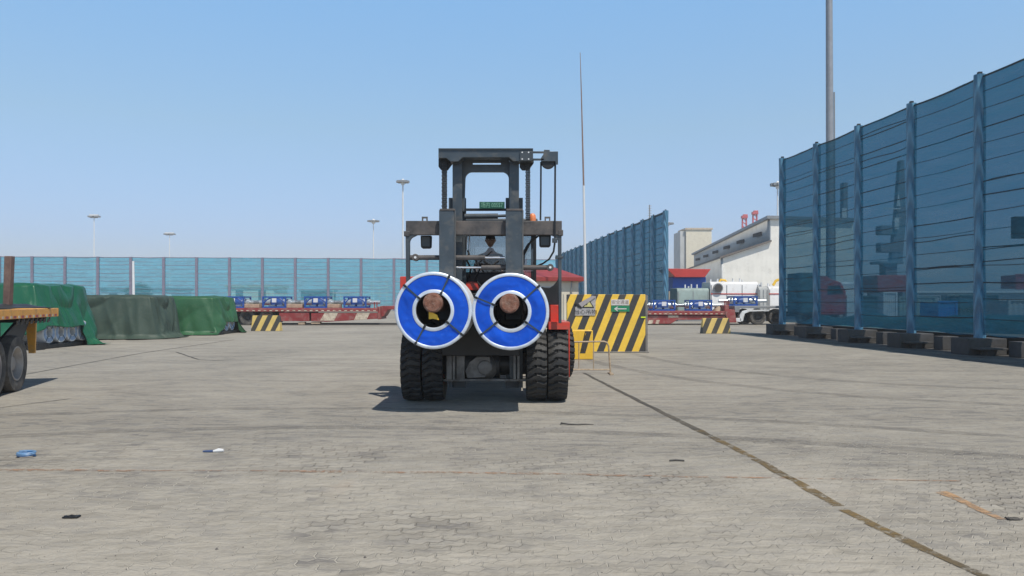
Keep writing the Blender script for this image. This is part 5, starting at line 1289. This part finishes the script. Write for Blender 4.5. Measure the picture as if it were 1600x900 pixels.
# ------------------------------------------------------------------ litter on the ground
def ground_obj(name, mat, mb, label, cat): return tag(recenter(mb.build(name, mat, angle=60)), label, cat)
c_ = G(41, 714); T = thing('strap_coil', 'flat coil of blue plastic strapping on the ground at the left', 'strap', (c_.x, c_.y, 0))
for k, mt in ((0, pm('strap_blue', (.04, .14, .34), .4)), (1, pm('strap_lightblue', (.16, .30, .50), .4))):
    o = MB(); pts = []
    for i in range(60):
        q = i / 59 * 2 * math.pi * 2.3 + k; rr = .075 + .004 * k; pts.append(c_ + Vector((math.cos(q) * (rr + .004 * math.sin(i * 1.3)) * 1.0, math.sin(q) * rr * .8, .012 + i * .00045 + .012 * k)))
    o.tube(pts, .0085, 6); o.build('loop', mt, T)
c_ = G(333, 707); T = thing('plastic_bottle', 'crushed white and blue plastic litter lying left of centre', 'litter', (c_.x, c_.y, 0))
o = MB(); o.tube([c_ + Vector((.0, 0, .012)), c_ + Vector((.05, .01, .018)), c_ + Vector((.10, .01, .02))], [.010, .022, .014], 8); o.build('white_piece', M_white, T)
o = MB(); o.tube([c_ + Vector((-.10, 0, .012)), c_ + Vector((-.04, 0, .012)), c_ + Vector((0.0, 0, .014))], [.008, .012, .012], 8); o.build('blue_piece', pm('litter_blue', (.06, .10, .22), .4), T)
c_ = G(112, 809); o = MB(); o.grid(lambda u, v: c_ + Vector(((u - .5) * .105, (v - .5) * .05, .012 + .008 * noise.noise(Vector((u * 4, v * 4, 1))))), 8, 5)
tag(recenter(o.build('rubber_scrap', M_black, solid=.008, recalc=False)), 'small flat black rubber scrap at the lower left', 'litter')
c_ = G(903, 664); o = MB(); o.tube([c_ + Vector((-.20, .05, .012)), c_ + Vector((-.20, .0, .022)), c_ + Vector((-.12, -.02, .014)), c_ + Vector((0, -.02, .010)), c_ + Vector((.09, 0.01, .010)), c_ + Vector((.19, .0, .007))], [.010, .012, .009, .012, .009, .004], 6)
tag(recenter(o.build('rubber_strip', M_black)), 'bent black rubber strip lying to the right of the forklift', 'litter')
c_ = G(1583, 812); o = MB(); o.grid(lambda u, v: c_ + Vector(((u - .5) * .09, (v - .5) * .05, .01 + .012 * abs(noise.noise(Vector((u * 5, v * 5, 4)))))), 10, 6)
tag(recenter(o.build('rubber_scrap', M_rubg, solid=.006, recalc=False)), 'crumpled grey scrap near the lower right corner', 'litter')
c_ = G(1056, 721); o = MB(); o.tube([c_ + Vector((-.06, 0, .008)), c_ + Vector((.0, .01, .012)), c_ + Vector((.08, 0, .008))], .008, 6)
tag(recenter(o.build('rubber_strip', M_black)), 'tiny black strip beside the long painted line', 'litter')
o = MB()
for k in range(700):
    y_ = random.uniform(540, 900) if random.random() < .5 else random.uniform(640, 900); c_ = G(random.uniform(-50, 1650), y_); r = random.uniform(.002, .006) * (1 + (random.random() < .05))
    o.add([c_ + Vector((r, 0, .001)), c_ + Vector((0, r, .001)), c_ + Vector((-r, 0, .001)), c_ + Vector((0, -r * 1.2, .001)), c_ + Vector((0, 0, r))], [(0, 1, 4), (1, 2, 4), (2, 3, 4), (3, 0, 4), (3, 2, 1, 0)])
tag(o.build('gravel', pm('stone_chip', (.16, .15, .14), .9, 0, .6, 30), smooth=False), kind='stuff')

# ------------------------------------------------------------------ haze
hm = bpy.data.materials.new('haze_air'); hm.use_nodes = True; h = N(hm); h.n.remove(h.n['Principled BSDF'])
pv = h.a('ShaderNodeVolumePrincipled'); pv.inputs['Color'].default_value = (.97, .985, 1, 1); pv.inputs['Density'].default_value = .0007; pv.inputs['Anisotropy'].default_value = .0
h.k(pv.outputs[0], h.n['Material Output'].inputs['Volume'])
hz_ = MB(); hz_.box(-710, 710, -70, 910, -1, 52); ho = hz_.build('haze', hm, smooth=False); ho['kind'] = 'stuff'
